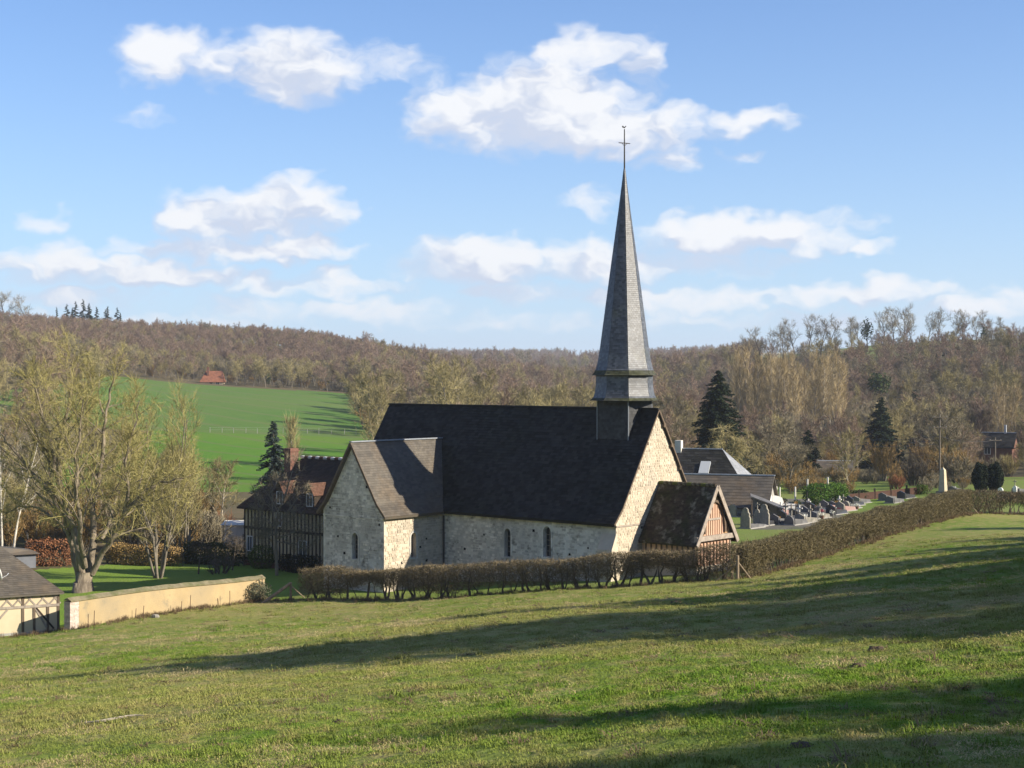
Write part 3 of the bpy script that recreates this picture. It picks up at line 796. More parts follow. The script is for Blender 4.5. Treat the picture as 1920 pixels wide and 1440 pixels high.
# tower and spire
M['shaft_slate'] = mat('shaft_slate', (.030, .032, .036), (.048, .049, .052), scale=.9, island=.7, rough=.6, spec=.25, bump=.15, bscale=24)
SX, SY = -2.42, 4.0
def faces4(prof):
    """for each of the four sides: left and right polylines, bottom to top, seen from outside"""
    out = []
    for (la, lb) in (((1, -1), (1, 1)), ((1, 1), (-1, 1)), ((-1, 1), (-1, -1)), ((-1, -1), (1, -1))):
        out.append(([(SX + la[0] * h, SY + la[1] * h, z) for h, z in prof], [(SX + lb[0] * h, SY + lb[1] * h, z) for h, z in prof]))
    return out
def pyramid(name, prof, mats, parent, w, e, jit, seed):
    mb = MB(); sb = MB(); r = np.random.default_rng(seed)
    for Lc, Rc in faces4(prof):
        for k in range(len(prof) - 1): mb.poly([Lc[k], Rc[k], Rc[k + 1], Lc[k + 1]])
        slates(sb, Lc, Rc, w, e, .012, jit, r)
    b = prof[0][0]; mb.poly([(SX - b, SY - b, prof[0][1]), (SX - b, SY + b, prof[0][1]), (SX + b, SY + b, prof[0][1]), (SX + b, SY - b, prof[0][1])])
    o = mb.build(name, mats, parent); sb.build('slates', mats, o, kind='stuff')
    for s1, s2 in ((1, 1), (1, -1), (-1, 1), (-1, -1)):       # lead rolls down the hips
        hb = MB(); hb.tube([(SX + s1 * (h + .012), SY + s2 * (h + .012), z) for h, z in prof], [.035 if h > .3 else .02 for h, z in prof], 6)
        hb.build('hip_flashing', M['lead'], o)
    return o
pyramid('tower_shaft', [(1.16, 5.6), (1.16, 10.6)], M['shaft_slate'], church, .22, .16, .006, 21)
def octagon(name, prof, parent, w, e, jit, seed, foot):
    """eight-sided slated roof; prof gives (circumradius, height)"""
    mb = MB(); sb = MB(); r = np.random.default_rng(seed); V = lambda k, R_, z: (SX + R_ * math.cos(math.pi / 4 * k), SY + R_ * math.sin(math.pi / 4 * k), z)
    for k in range(8):
        Lc = [V(k, R_, z) for R_, z in prof]; Rc = [V(k + 1, R_, z) for R_, z in prof]
        for j in range(len(prof) - 1): mb.poly([Lc[j], Rc[j], Rc[j + 1], Lc[j + 1]])
        slates(sb, Lc, Rc, w, e, .012, jit, r, foot=foot)
    mb.poly([V(k, *prof[0]) for k in range(8)][::-1])
    o = mb.build(name, M['spire_slate'], parent); sb.build('slates', [M['spire_slate'], M['moss_slate']], o, kind='stuff')
    return o
octagon('belfry_skirt', [(2.12, 10.26), (1.97, 10.34), (1.84, 10.54), (1.76, 10.86), (1.72, 11.30), (1.71, 11.85)], church, .20, .13, .006, 22, 2)
spire = octagon('spire', [(1.97, 11.78), (1.85, 11.90), (1.71, 12.20), (1.60, 12.65), (1.48, 13.4), (1.16, 15.8), (.825, 18.3), (.565, 20.2), (.37, 21.6), (.14, 23.4), (.035, 24.3)], church, .19, .12, .008, 23, 3)
xb = MB()
xb.tube([(SX, SY, 24.1), (SX, SY, 26.65)], [.05, .03], 6)
for p, q in (((-.42, 0, 25.80), (.42, 0, 25.80)),):
    d = np.array([.658, .753, 0]); d = np.array([.35, .94, 0])   # arms stand across the nave, a little turned
    for sg in (-1, 1):
        xb.tube([np.array([SX, SY, 25.80]), np.array([SX, SY, 25.80]) + sg * d * .40], [.03, .026], 6)
        xb.tube([np.array([SX, SY, 25.62]), np.array([SX, SY, 25.80]) + sg * d * .2], [.015, .015], 5)
xb.build('cross', M['iron'], church)
cb = MB()              # weathercock, cut from plate
o = np.array([SX, SY, 26.66]); d = np.array([.70, .71, 0]); up = np.array([0, 0, 1.])
out = [(.55 * a_, .55 * b_) for a_, b_ in ((-.24, .06), (-.10, .02), (.0, -.02), (.08, .03), (.14, .13), (.22, .16), (.17, .20), (.15, .27), (.10, .22), (.05, .14), (-.06, .13), (-.12, .22), (-.22, .26), (-.27, .18))]
nn = np.cross(d, up) * .03
cb.prism([o + d * a + up * (b + .05) - nn / 2 for a, b in out], None, nn)
cb.build('weathercock', M['iron'], church)

# ------------------------------------------------------------------ porch against the west gable
PO = ch_world(0, 4.2, 0)
M['oak_mid'] = mat('brown_oak', (.27, .16, .10), (.20, .12, .075), scale=4, bump=.3)
porch = empty('porch', PO, CH_RZ)
tag(porch, 'small half-timbered porch with mossy tiled roof against the church gable', 'porch')
PLN, PHW, PEV, PRG = 3.95, 1.80, 2.55, 5.40
prof = [(-PHW - .28, 2.12), (0, PRG), (PHW + .28, 2.12)]
rb = MB()
for k in range(2):
    (y0, z0), (y1, z1) = prof[k], prof[k + 1]
    rb.hexa([(PLN + .2, y0, z0 - .12), (PLN + .2, y1, z1 - .12), (.03, y1, z1 - .12), (.03, y0, z0 - .12), (PLN + .2, y0, z0), (PLN + .2, y1, z1), (.03, y1, z1), (.03, y0, z0)])
pr_ = rb.build('roof', M['moss_tile'], porch)
sb = MB()
slates(sb, [(.04, -PHW - .30, 2.10), (.04, 0, PRG)], [(PLN + .22, -PHW - .30, 2.10), (PLN + .22, 0, PRG)], .19, .125, .018, .016)
slates(sb, [(PLN + .22, PHW + .30, 2.10), (PLN + .22, 0, PRG)], [(.04, PHW + .30, 2.10), (.04, 0, PRG)], .19, .125, .018, .016)
sb.build('tiles', M['moss_tile'], pr_, kind='stuff')
for k in range(12):
    mb = MB(); x = .2 + k * .335
    mb.lathe([(.02, -.17), (.115, -.165), (.13, 0), (.115, .165), (.02, .17)], 8)
    o = mb.build('ridge_tile', M['moss_tile'] if k % 3 else M['moss'], pr_); o.location = (x, 0, PRG + .0); o.rotation_euler = (0, R(90), 0)
# gable front: panel, timbers
fx = PLN - .05
pb = MB(); pb.poly([(fx, -PHW, PEV - .2), (fx, PHW, PEV - .2), (fx, PHW, PEV), (fx, 0, PRG - .12), (fx, -PHW, PEV)]); pb.build('gable_panel', M['ochre_panel'], porch)
AR, AZ = .98, PEV + .12       # arch: half width and springing
def arch_y(t): return AR * math.cos(t)
def arch_z(t): return AZ + 1.78 * math.sin(t)
ab = MB(); pts = [(fx + .012, arch_y(math.pi * k / 14), arch_z(math.pi * k / 14)) for k in range(15)]; ab.poly(pts + [(fx + .012, -AR, PEV), (fx + .012, AR, PEV)]); ab.build('arch_panel', M['pink_panel'], porch)
for side in (0, 1):
    rb = MB(); n = 8
    for k in range(n):
        t0, t1 = math.pi / 2 * (k / n + side), math.pi / 2 * ((k + 1) / n + side)
        def c(t, s_, d): return (fx + d, AR * s_ * math.cos(t) , AZ + 1.78 * (1 + (s_ - 1) * .55) * math.sin(t))
        rb.hexa([c(t0, 1, 0), c(t1, 1, 0), c(t1, 1.14, 0), c(t0, 1.14, 0), c(t0, 1, .14), c(t1, 1, .14), c(t1, 1.14, .14), c(t0, 1.14, .14)])
    rb.build('arch_brace', M['oak'], porch)
for y in (-1.35, -1.12, -.80, -.58, -.36, -.14, .10, .32, .54, .78, 1.14, 1.36):
    zt = AZ + 1.78 * math.sqrt(max(0, 1 - (y / AR) ** 2)) if abs(y) < AR else PEV + (PHW - abs(y)) / PHW * (PRG - PEV) - .15
    if zt - PEV < .25: continue
    mb = MB(); mb.box((fx, y - .03, PEV), (fx + .04, y + .03, zt)); mb.build('stud', M['oak_mid'], porch)
mb = MB(); mb.box((fx, -.07, AZ + 1.78), (fx + .09, .07, PRG - .15)); mb.build('king_post', M['grey_oak'], porch)
mb = MB(); mb.box((fx, -.62, 3.42), (fx + .06, .62, 3.54)); mb.build('rail', M['grey_oak'], porch)
mb = MB(); mb.box((fx, -PHW - .2, PEV - .26), (fx + .24, PHW + .1, PEV + .02)); mb.build('tie_beam', M['grey_oak'], porch)
for sg in (-1, 1):
    mb = MB(); mb.beam((PLN + .24, sg * (PHW + .30), 2.06), (PLN + .24, 0, PRG - .02), .06, .26); mb.build('barge_board', M['grey_oak'], porch)
# lower front and sides: stone plinth, pales between posts
mb = MB(); mb.box((.05, -PHW + .02, -1.5), (PLN, PHW - .02, .82)); mb.build('plinth', M['gable_mortar'], porch)
mb = MB(); mb.poly([(fx - .03, -PHW, .8), (fx - .03, PHW, .8), (fx - .03, PHW, PEV), (fx - .03, -PHW, PEV)]); mb.poly([(.05, -PHW + .05, .8), (PLN, -PHW + .05, .8), (PLN, -PHW + .05, 2.2), (.05, -PHW + .05, 2.2)]); mb.poly([(.05, PHW - .05, .8), (.05, PHW - .05, 2.2), (PLN, PHW - .05, 2.2), (PLN, PHW - .05, .8)]); mb.build('wall_panel', M['pink_panel'], porch)
for k in range(11):
    y = -PHW + .12 + k * (2 * PHW - .24) / 10; mb = MB(); mb.box((fx - .03, y - .035, .82), (fx + .03, y + .035, PEV - .26)); mb.build('stud', M['grey_oak'] if k in (0, 10) else M['oak_mid'], porch)
for k in range(10):
    x = .3 + k * .37; mb = MB(); mb.box((x, -PHW + .0, .82), (x + .09, -PHW + .06, 2.2)); mb.build('stud', M['oak'], porch)
mb = MB(); mb.box((0.05, -PHW - .06, .78), (PLN + .03, -PHW + .1, .90)); mb.build('sill_beam', M['oak'], porch)
mb = MB(); mb.box((0.05, -PHW - .06, 2.02), (PLN + .03, -PHW + .1, 2.16)); mb.build('wall_plate', M['grey_oak'], porch)

# ------------------------------------------------------------------ small building kit
def part(name, m, parent, fn, kind=None, smooth=False):
    mb = MB(); fn(mb); return mb.build(name, m, parent, smooth, kind)


def window_unit(parent, O, ax, nrm, x, z, w, h, frame='white', bars=1):
    """window with frame, sash bars and pane standing slightly proud of a wall plane"""
    O = np.array(O, float); ax = np.array(ax, float); nrm = np.array(nrm, float); up = np.array([0, 0, 1.])
    T = lambda a, b, d: O + ax * a + up * b + nrm * d
    def fr(mb):
        t = .06
        for (a, b, c, d) in ((x - w / 2, z, x + w / 2, z + t), (x - w / 2, z + h - t, x + w / 2, z + h), (x - w / 2, z + t, x - w / 2 + t, z + h - t), (x + w / 2 - t, z + t, x + w / 2, z + h - t)):
            mb.hexa([T(a, b, .0), T(c, b, .0), T(c, b, .05), T(a, b, .05), T(a, d, .0), T(c, d, .0), T(c, d, .05), T(a, d, .05)])
        for k in range(bars):
            a = x - w / 2 + w * (k + 1) / (bars + 1) - .02
            mb.hexa([T(a, z + t, .0), T(a + .04, z + t, .0), T(a + .04, z + t, .04), T(a, z + t, .04), T(a, z + h - t, .0), T(a + .04, z + h - t, .0), T(a + .04, z + h - t, .04), T(a, z + h - t, .04)])
    f = part('window', M[frame], parent, fr)
    part('pane', M['win_glass'], f, lambda mb: mb.poly([T(x - w / 2 + .05, z + .05, .018), T(x + w / 2 - .05, z + .05, .018), T(x + w / 2 - .05, z + h - .05, .018), T(x - w / 2 + .05, z + h - .05, .018)]))
    return f


def hip_roof(parent, x0, x1, y0, y1, ze, zr, hip0, hip1, m, w, e, over=.3, thick=.012, jit=.005, ridge=None, name='roof'):
    """roof over a rectangle, ridge along x, hipped by hip0 / hip1 metres at the ends (0 = gable)"""
    a0, a1, b0, b1 = x0 - over, x1 + over, y0 - over, y1 + over
    slope = (zr - ze) / ((y1 - y0) / 2); zo = ze - slope * over; ym = .5 * (y0 + y1)
    r0, r1 = a0 + (hip0 + over if hip0 else 0), a1 - (hip1 + over if hip1 else 0)
    def deck(mb):
        dz = .10
        for s_ in (0, dz):
            pass
        mb.poly([(a0, b0, zo), (a1, b0, zo), (r1, ym, zr), (r0, ym, zr)])
        mb.poly([(a1, b1, zo), (a0, b1, zo), (r0, ym, zr), (r1, ym, zr)])
        mb.poly([(a0, b1, zo), (a0, b0, zo), (r0, ym, zr)] if hip0 else [(a0, b1, zo - dz), (a0, b1, zo), (a0, ym, zr), (a0, b0, zo), (a0, b0, zo - dz), (a0, ym, zr - dz * 1.3)])
        mb.poly([(a1, b0, zo), (a1, b1, zo), (r1, ym, zr)] if hip1 else [(a1, b0, zo - dz), (a1, b0, zo), (a1, ym, zr), (a1, b1, zo), (a1, b1, zo - dz), (a1, ym, zr - dz * 1.3)])
        mb.poly([(a0, b0, zo - dz), (a0, b1, zo - dz), (a1, b1, zo - dz), (a1, b0, zo - dz)])
        for p, q in (((a0, b0), (a1, b0)), ((a1, b0), (a1, b1)), ((a1, b1), (a0, b1)), ((a0, b1), (a0, b0))):
            mb.poly([(*p, zo - dz), (*q, zo - dz), (*q, zo), (*p, zo)])
    ro = part(name, m, parent, deck)
    sb = MB()
    slates(sb, [(a0, b0, zo), (r0, ym, zr)], [(a1, b0, zo), (r1, ym, zr)], w, e, thick, jit)
    slates(sb, [(a1, b1, zo), (r1, ym, zr)], [(a0, b1, zo), (r0, ym, zr)], w * 1.5, e * 1.5, thick, jit)
    if hip0: slates(sb, [(a0, b1, zo), (r0, ym, zr)], [(a0, b0, zo), (r0, ym, zr - .01)], w, e, thick, jit)
    if hip1: slates(sb, [(a1, b0, zo), (r1, ym, zr - .01)], [(a1, b1, zo), (r1, ym, zr)], w, e, thick, jit)
    sb.build('slates' if 'slate' in m.name else 'tiles', m, ro, kind='stuff')
    if ridge: part('ridge_cap', ridge, ro, lambda mb: mb.beam((r0 - .05, ym, zr + .03), (r1 + .05, ym, zr + .03), .22, .10))
    return ro


M['slate_hung'] = mat('blue_grey_slate', (.13, .14, .16), (.17, .18, .20), scale=2)
# ------------------------------------------------------------------ half-timbered cottage at the foot of the pasture (only its end shows)
p = np.array([-24.9, 88.0]); d = np.array([.885, .467]); d /= np.linalg.norm(d)
zg = gz(-27, 86.5)
cot = empty('cottage', (p[0], p[1], zg), math.atan2(d[1], d[0]))
tag(cot, 'cream half-timbered cottage with hipped slate roof beside the ochre wall', 'cottage')
CL, CD, CE, CR = 9.0, 6.0, 2.35, 4.75
part('wall', M['cream'], cot, lambda mb: mb.box((-CL, 0, -1.2), (0, CD, CE - .02)))
part('plinth', M['concrete'], cot, lambda mb: mb.box((-CL - .03, -.04, -1.2), (.03, CD + .03, .12)))
for x in (-.05, -.62, -1.35, -1.95, -4.05, -4.55, -6.6, -8.9):
    z1 = CE - .1 if x in (-.05, -1.95, -4.55, -8.9, -6.6) else 1.42
    part('post', M['oak'] if x > -3 else M['grey_oak'], cot, lambda mb: mb.box((x - .07, -.035, .1), (x + .07, .01, z1)))
part('rail', M['grey_oak'], cot, lambda mb: mb.box((-CL, -.045, 1.42), (0, .01, 1.56)))
part('wall_plate', M['grey_oak'], cot, lambda mb: mb.box((-CL, -.05, CE - .14), (0, .01, CE - .02)))
for x0 in (-1.9, -1.2, -.55, -4.5, -3.8, -3.1, -2.5):
    for s_ in (1, -1):
        part('lattice_brace', M['grey_oak'], cot, lambda mb: mb.beam((x0 + (.32 - s_ * .3), -.02 - .012 * s_, 1.56), (x0 + (.32 + s_ * .3), -.02 - .012 * s_, CE - .14), .035, .075, up=(1, 0, 0)))
for xa, xb in ((-3.9, -2.75), (-1.28, -.70), (-6.4, -5.2)):
    part('brace', M['grey_oak'], cot, lambda mb: mb.beam((xa, -.018, .14 if xa < -2 else 1.40), (xb, -.018, 1.40 if xa < -2 else .3), .035, .10, up=(1, 0, 0)))
part('brace', M['dark_oak'], cot, lambda mb: mb.beam((-1.25, -.022, 1.4), (-.3, -.022, .2), .035, .10, up=(1, 0, 0)))
hip_roof(cot, -CL, 0, 0, CD, CE, CR, 0, 2.9, M['slate_brown'], .26, .17, over=.22, ridge=M['slate'])
# slate-hung dormer on the hipped end
part('dormer', M['slate_hung'], cot, lambda mb: (mb.box((-2.4, 3.2, 3.2), (-.62, 4.5, 4.05)), ))
part('dormer_roof', M['slate_brown'], cot, lambda mb: mb.hexa([(-2.9, 3.0, 4.0), (-.4, 3.0, 4.0), (-.4, 4.7, 4.0), (-2.9, 4.7, 4.0), (-2.9, 3.4, 4.5), (-.9, 3.4, 4.2), (-.9, 4.3, 4.2), (-2.9, 4.3, 4.5)]))
# satellite dish on the roof slope
q = np.array([p[0], p[1], zg]) + np.array([d[0], d[1], 0]) * -3.15 + np.array([-d[1], d[0], 0]) * .55 + np.array([0, 0, 2.95])
dish = empty('satellite_dish', q, math.atan2(d[1], d[0]) + R(40)); tag(dish, 'white oval satellite dish on the cottage roof', 'satellite dish')
def dsh(mb):
    mb.lathe([(.01, -.06), (.18, -.045), (.32, .0), (.40, .06), (.405, .05), (.32, -.02), (.18, -.065), (.01, -.08)], 18)
o = part('reflector', M['white'], dish, dsh, smooth=True); o.rotation_euler = (R(78), 0, R(60)); o.location = (0, 0, .35)
part('mast', M['zinc'], dish, lambda mb: mb.tube([(0, .1, -.35), (0, .1, .3), (0, .03, .35)], .025, 6))
part('feed_arm', M['zinc'], dish, lambda mb: mb.tube([(.1, -.05, .08), (.42, -.22, .22), (.52, -.27, .34)], [.015, .015, .03], 6))

# ------------------------------------------------------------------ ochre garden wall
A, B = np.array([-23.75, 86.0]), np.array([-15.25, 98.7]); n_ = 26
wall = empty('garden_wall', (A[0], A[1], gz(*A))); tag(wall, 'long ochre rendered garden wall with mossy coping running up to the hedge', 'wall')
dirw = (B - A) / np.linalg.norm(B - A); nw = np.array([dirw[1], -dirw[0]]); base = np.array([A[0], A[1], gz(*A)])
t = np.linspace(0, 1, n_); pts = A + t[:, None] * (B - A)
zb = ground(pts[:, 0], pts[:, 1], False); zt = zb + np.linspace(1.50, 1.30, n_)
zt = np.convolve(np.pad(zt, 3, mode='edge'), np.ones(7) / 7, 'valid')
TH = .48
def wl(mb):
    for k in range(n_ - 1):
        if k < 1: continue
        a, b = pts[k], pts[k + 1]; a2, b2 = a - nw * TH, b - nw * TH
        mb.hexa([(*(a2), zb[k] - .5), (*(a), zb[k] - .5), (*(b), zb[k + 1] - .5), (*(b2), zb[k + 1] - .5), (*a2, zt[k]), (*a, zt[k]), (*b, zt[k + 1]), (*b2, zt[k + 1])])
    for v in mb.v: v -= base
part('wall', M['ochre_wall'], wall, wl)
def cp(mb):
    o = .07
    for k in range(n_ - 1):
        a, b = pts[k], pts[k + 1]
        f = lambda q, s_, z: (*(q + nw * s_), z)
        r0, r1 = zt[k] + .17, zt[k + 1] + .17
        j0, j1 = .02 * math.sin(k * 2.3), .02 * math.sin((k + 1) * 2.3)
        mb.poly([f(a, o, zt[k] + .02), f(b, o, zt[k + 1] + .02), f(b, -TH / 2, r1 + j1), f(a, -TH / 2, r0 + j0)])
        mb.poly([f(b, -TH - o, zt[k + 1] + .02), f(a, -TH - o, zt[k] + .02), f(a, -TH / 2, r0 + j0), f(b, -TH / 2, r1 + j1)])
        mb.poly([f(a, o, zt[k] - .04), f(b, o, zt[k + 1] - .04), f(b, o, zt[k + 1] + .02), f(a, o, zt[k] + .02)])
        mb.poly([f(a, o, zt[k] - .04), f(a, -TH - o, zt[k] - .04), f(b, -TH - o, zt[k + 1] - .04), f(b, o, zt[k + 1] - .04)])
    a = pts[0]; mb.poly([(*(a + nw * o), zt[0] + .02), (*(a - nw * TH / 2), zt[0] + .17), (*(a - nw * (TH + o)), zt[0] + .02)])
    for v in mb.v: v -= base
part('coping', M['coping'], wall, cp)
def pier(mb):      # brick end pier in courses
    L0 = np.linalg.norm(pts[1] - pts[0]); r = np.random.default_rng(8)
    z = zb[0] - .4
    while z < zt[0] - .06:
        for i, (s0, s1) in enumerate(((0, .5), (.5, 1))):
            e = r.uniform(-.008, .012)
            q = [pts[0] + dirw * (L0 * s0 - e) + nw * e, pts[0] + dirw * (L0 * s1 - .008) + nw * e, pts[0] + dirw * (L0 * s1 - .008) - nw * (TH + e), pts[0] + dirw * (L0 * s0 - e) - nw * (TH + e)]
            q = [q[3], q[0], q[1], q[2]]
            mb.hexa([(*w_, z) for w_ in q] + [(*w_, z + .068) for w_ in q])
        z += .078
    for v in mb.v: v -= base
part('end_pier', M['pier'], wall, pier, kind='stuff')
part('pier_core', M['brick'], wall, lambda mb: (mb.hexa([(*(pts[0] - nw * TH * .96 + dirw * .02), zb[0] - .5), (*(pts[0] - nw * .02 + dirw * .02), zb[0] - .5), (*(pts[1] - nw * .02), zb[0] - .5), (*(pts[1] - nw * TH * .96), zb[0] - .5),
     (*(pts[0] - nw * TH * .96 + dirw * .02), zt[0] - .02), (*(pts[0] - nw * .02 + dirw * .02), zt[0] - .02), (*(pts[1] - nw * .02), zt[0] - .02), (*(pts[1] - nw * TH * .96), zt[0] - .02)]), [v.__isub__(base) for v in mb.v]))

# ------------------------------------------------------------------ presbytery behind the transept
hp = np.array([-13.65, 115.0]); hd = np.array([-.753, .658])
hz = CAMZ - 14.4
pres = empty('presbytery', (hp[0], hp[1], hz), math.atan2(-hd[1], -hd[0]))   # local x: towards the church, -x: away
tag(pres, 'half-timbered house with dark tiled roof and two red dormers behind the transept', 'house')
HX0, HX1, HD, HE, HR = -8.7, 4.0, 6.0, 4.75, 8.05
part('wall', M['cream'], pres, lambda mb: mb.box((HX0, 0, -1.5), (HX1, HD, HE - .02)))
part('plinth', M['brick'], pres, lambda mb: mb.box((HX0 - .03, -.04, -1.5), (HX1, HD + .03, .35)))
x = HX0 + .08; k = 0
while x < HX1:
    part('stud', M['dark_oak'], pres, lambda mb: mb.box((x - .055, -.05, .35), (x + .055, .01, HE - .1))); x += .40; k += 1
for z in (.38, 2.72, HE - .2): part('rail', M['dark_oak'], pres, lambda mb: mb.box((HX0, -.065, z), (HX1, .01, z + .2)))
for x, z, w_, h_ in ((HX0 + .75, 1.05, .65, 1.15), (-4.6, 3.1, .7, 1.1), (-2.0, .95, .9, 1.3), (1.0, 3.1, .7, 1.1)):
    window_unit(pres, (0, -.067, 0), (1, 0, 0), (0, -1, 0), x, z, w_, h_)
pr2 = hip_roof(pres, HX0, HX1, 0, HD, HE, HR, 3.3, 0, M['tile'], .20, .14, over=.4, thick=.018, jit=.016)
for k in range(22):      # ridge tiles bedded in pale mortar
    x = HX0 + 3.25 + k * .42
    if x > HX1 + .3: break
    mb = MB(); mb.lathe([(.02, -.2), (.12, -.19), (.14, 0), (.12, .19), (.02, .2)], 8); o = mb.build('ridge_tile', M['tile_red'] if k % 2 else M['offwhite'], pr2); o.location = (x, HD / 2, HR + .02); o.rotation_euler = (0, R(90), 0)
ch = part('chimney', M['brick'], pres, lambda mb: (mb.box((HX0 + 2.25, 2.0, 6.4), (HX0 + 2.95, 2.8, 8.75)), mb.box((HX0 + 2.19, 1.94, 8.5), (HX0 + 3.01, 2.86, 8.62))))
for xd in (-4.55, -1.25):
    dm = part('dormer', M['dark_oak'], pres, lambda mb: (mb.box((xd - .48, -.05, 4.6), (xd + .48, 2.0, 5.65)), mb.poly([(xd - .48, -.05, 5.65), (xd + .48, -.05, 5.65), (xd, -.05, 6.38)])))
    def dr(mb):
        slates(mb, [(xd + .56, -.2, 5.55), (xd, -.2, 6.45)], [(xd + .56, 1.0, 5.55), (xd, 1.85, 6.45)], .17, .13, .018, .012)
        slates(mb, [(xd - .56, 1.0, 5.55), (xd, 1.85, 6.45)], [(xd - .56, -.2, 5.55), (xd, -.2, 6.45)], .17, .13, .018, .012)
        mb.poly([(xd + .54, -.18, 5.53), (xd + .54, 1.0, 5.53), (xd, 1.85, 6.43), (xd, -.18, 6.43)]); mb.poly([(xd - .54, 1.0, 5.53), (xd - .54, -.18, 5.53), (xd, -.18, 6.43), (xd, 1.85, 6.43)])
    part('tiles', M['tile_red'], dm, dr, kind='stuff')
    wu = window_unit(dm, (0, -.052, 0), (1, 0, 0), (0, -1, 0), xd, 4.75, .7, .95)

# ------------------------------------------------------------------ slate-roofed village houses beyond the porch
def simple_house(name, label, u, v_eave, D, L_, W_, wall_h, roof_h, rz, m_wall, m_roof, hip0=0, hip1=0, over=.3, w=.5, e=.35, ridge=None, below=3.0):
    c = P(u, v_eave, D)
    h = empty(name, (c[0], c[1], c[2] - wall_h), rz); tag(h, label, 'house' if 'shed' not in name else 'shed')
    part('wall', m_wall, h, lambda mb: (mb.box((-L_ / 2, 0, -below), (L_ / 2, W_, wall_h - .02)),
         (mb.poly([(L_ / 2, 0, wall_h - .03), (L_ / 2, W_, wall_h - .03), (L_ / 2, W_ / 2, wall_h + roof_h - .12)]) if not hip1 else None),
         (mb.poly([(-L_ / 2, W_, wall_h - .03), (-L_ / 2, 0, wall_h - .03), (-L_ / 2, W_ / 2, wall_h + roof_h - .12)]) if not hip0 else None)))
    r = hip_roof(h, -L_ / 2, L_ / 2, 0, W_, wall_h, wall_h + roof_h, hip0, hip1, m_roof, w, e, over=over, ridge=ridge)
    return h, r


M['sunlit_slate'] = mat('sunlit_blue_slate', (.20, .215, .24), (.25, .26, .28), scale=1, island=.3)  # roof slate lightened for glancing sun on the hip, light put into the colour
M['glass_pale'] = mat('skylight_glass', (.45, .47, .48), rough=.2, spec=.5)
h1, r1 = simple_house('hipped_house', 'slate-roofed house with a skylight and sunlit zinc-edged hip beyond the porch', 1310, 905, 150, 8.2, 6.5, 2.7, 3.0, R(-20), M['offwhite'], M['slate'], hip0=0, hip1=2.6, ridge=M['zinc'])
slate_face = part('hip_face', M['sunlit_slate'], r1, lambda mb: slates(mb, [(4.44, -.31, 2.44), (1.53, 3.25, 5.72)], [(4.44, 6.81, 2.44), (1.53, 3.26, 5.73)], .5, .35), kind='stuff')  # extra slates over the hip that carry the painted sunlight
part('skylight', M['glass_pale'], r1, lambda mb: mb.hexa([(-.2, .75, 3.45), (.75, .75, 3.45), (.75, 1.85, 4.5), (-.2, 1.85, 4.5), (-.2, .68, 3.58), (.75, .68, 3.58), (.75, 1.78, 4.63), (-.2, 1.78, 4.63)]))
part('chimney', M['offwhite'], h1, lambda mb: mb.box((-3.0, 2.8, 5.0), (-2.4, 3.6, 6.5)))
h2, r2 = simple_house('long_house', 'low grey house with long slate roof and zinc ridge between porch and gravestones', 1352, 945, 136, 7.6, 5.6, 2.5, 2.3, R(-18), M['concrete'], M['slate_brown'], ridge=M['zinc'])
part('white_gable_panel', M['white'], h2, lambda mb: mb.poly([(3.83, 1.2, 2.3), (3.83, 3.2, 2.3), (3.83, 2.8, 3.6)]))
window_unit(h2, (0, -.01, 0), (1, 0, 0), (0, -1, 0), 2.4, .5, 1.0, 1.3)
part('door', M['dark_oak'], h2, lambda mb: mb.box((3.1, -.06, -.3), (3.7, .02, 2.0)))
# lean-to shed at its end
c = P(1437, 962, 133)
shed = empty('lean_to_shed', (c[0], c[1], gz(c[0], c[1])), R(-8)); tag(shed, 'open grey lean-to shed with sloping sheet roof beside the small white van', 'shed')
part('roof', M['granite'], shed, lambda mb: mb.hexa([(-1.3, -1.4, 1.75), (1.4, -1.4, .75), (1.4, 1.9, .75), (-1.3, 1.9, 1.75), (-1.3, -1.4, 1.83), (1.4, -1.4, .83), (1.4, 1.9, .83), (-1.3, 1.9, 1.83)]))
for x, y, h_ in ((-1.2, -1.3, 1.68), (1.2, -1.3, .8), (1.2, 1.7, .8), (0, -1.3, 1.22)): part('post', M['oak'], shed, lambda mb: mb.box((x - .07, y - .07, -.6), (x + .07, y + .07, h_)))
part('back_panel', M['concrete'], shed, lambda mb: mb.hexa([(-1.2, 1.7, -.6), (1.2, 1.7, -.6), (1.2, 1.8, -.6), (-1.2, 1.8, -.6), (-1.2, 1.7, 1.68), (1.2, 1.7, .78), (1.2, 1.8, .78), (-1.2, 1.8, 1.68)]))
# white van
c = GD(1437, 139)
van = empty('parked_van', c, R(12)); van.scale = (.58, .7, .58); tag(van, 'small white van with rounded roof behind the lean-to shed', 'van')
def body(mb):
    pr = [(-2.6, .35), (2.2, .35), (2.35, .8), (2.25, 1.6), (2.0, 2.15), (1.5, 2.38), (-.6, 2.42), (-1.2, 2.25), (-1.9, 1.45), (-2.7, 1.2), (-2.8, .7)]
    mb.prism([(x, -1.0, z) for x, z in pr], None, (0, 2.0, 0))
part('body', M['white'], van, body)
part('window', M['win_glass'], van, lambda mb: mb.box((-.9, -1.02, 1.25), (.5, -.99, 1.85)))
for s_, xw in ((-1, -1.7), (1, -1.7), (-1, 1.5), (1, 1.5)): part('wheel', M['dark_gap'], van, lambda mb: mb.add(*(lambda a: (np.concatenate([np.stack([xw + .32 * np.cos(a), np.full(12, s_ * 1.0 - .08), .32 + .32 * np.sin(a)], -1), np.stack([xw + .32 * np.cos(a), np.full(12, s_ * 1.0 + .08), .32 + .32 * np.sin(a)], -1)]), [(i, (i + 1) % 12, 12 + (i + 1) % 12, 12 + i) for i in range(12)]))(np.arange(12) * math.pi / 6)))
part('bumper', M['granite'], van, lambda mb: mb.box((2.25, -.98, .35), (2.42, .98, .6)))
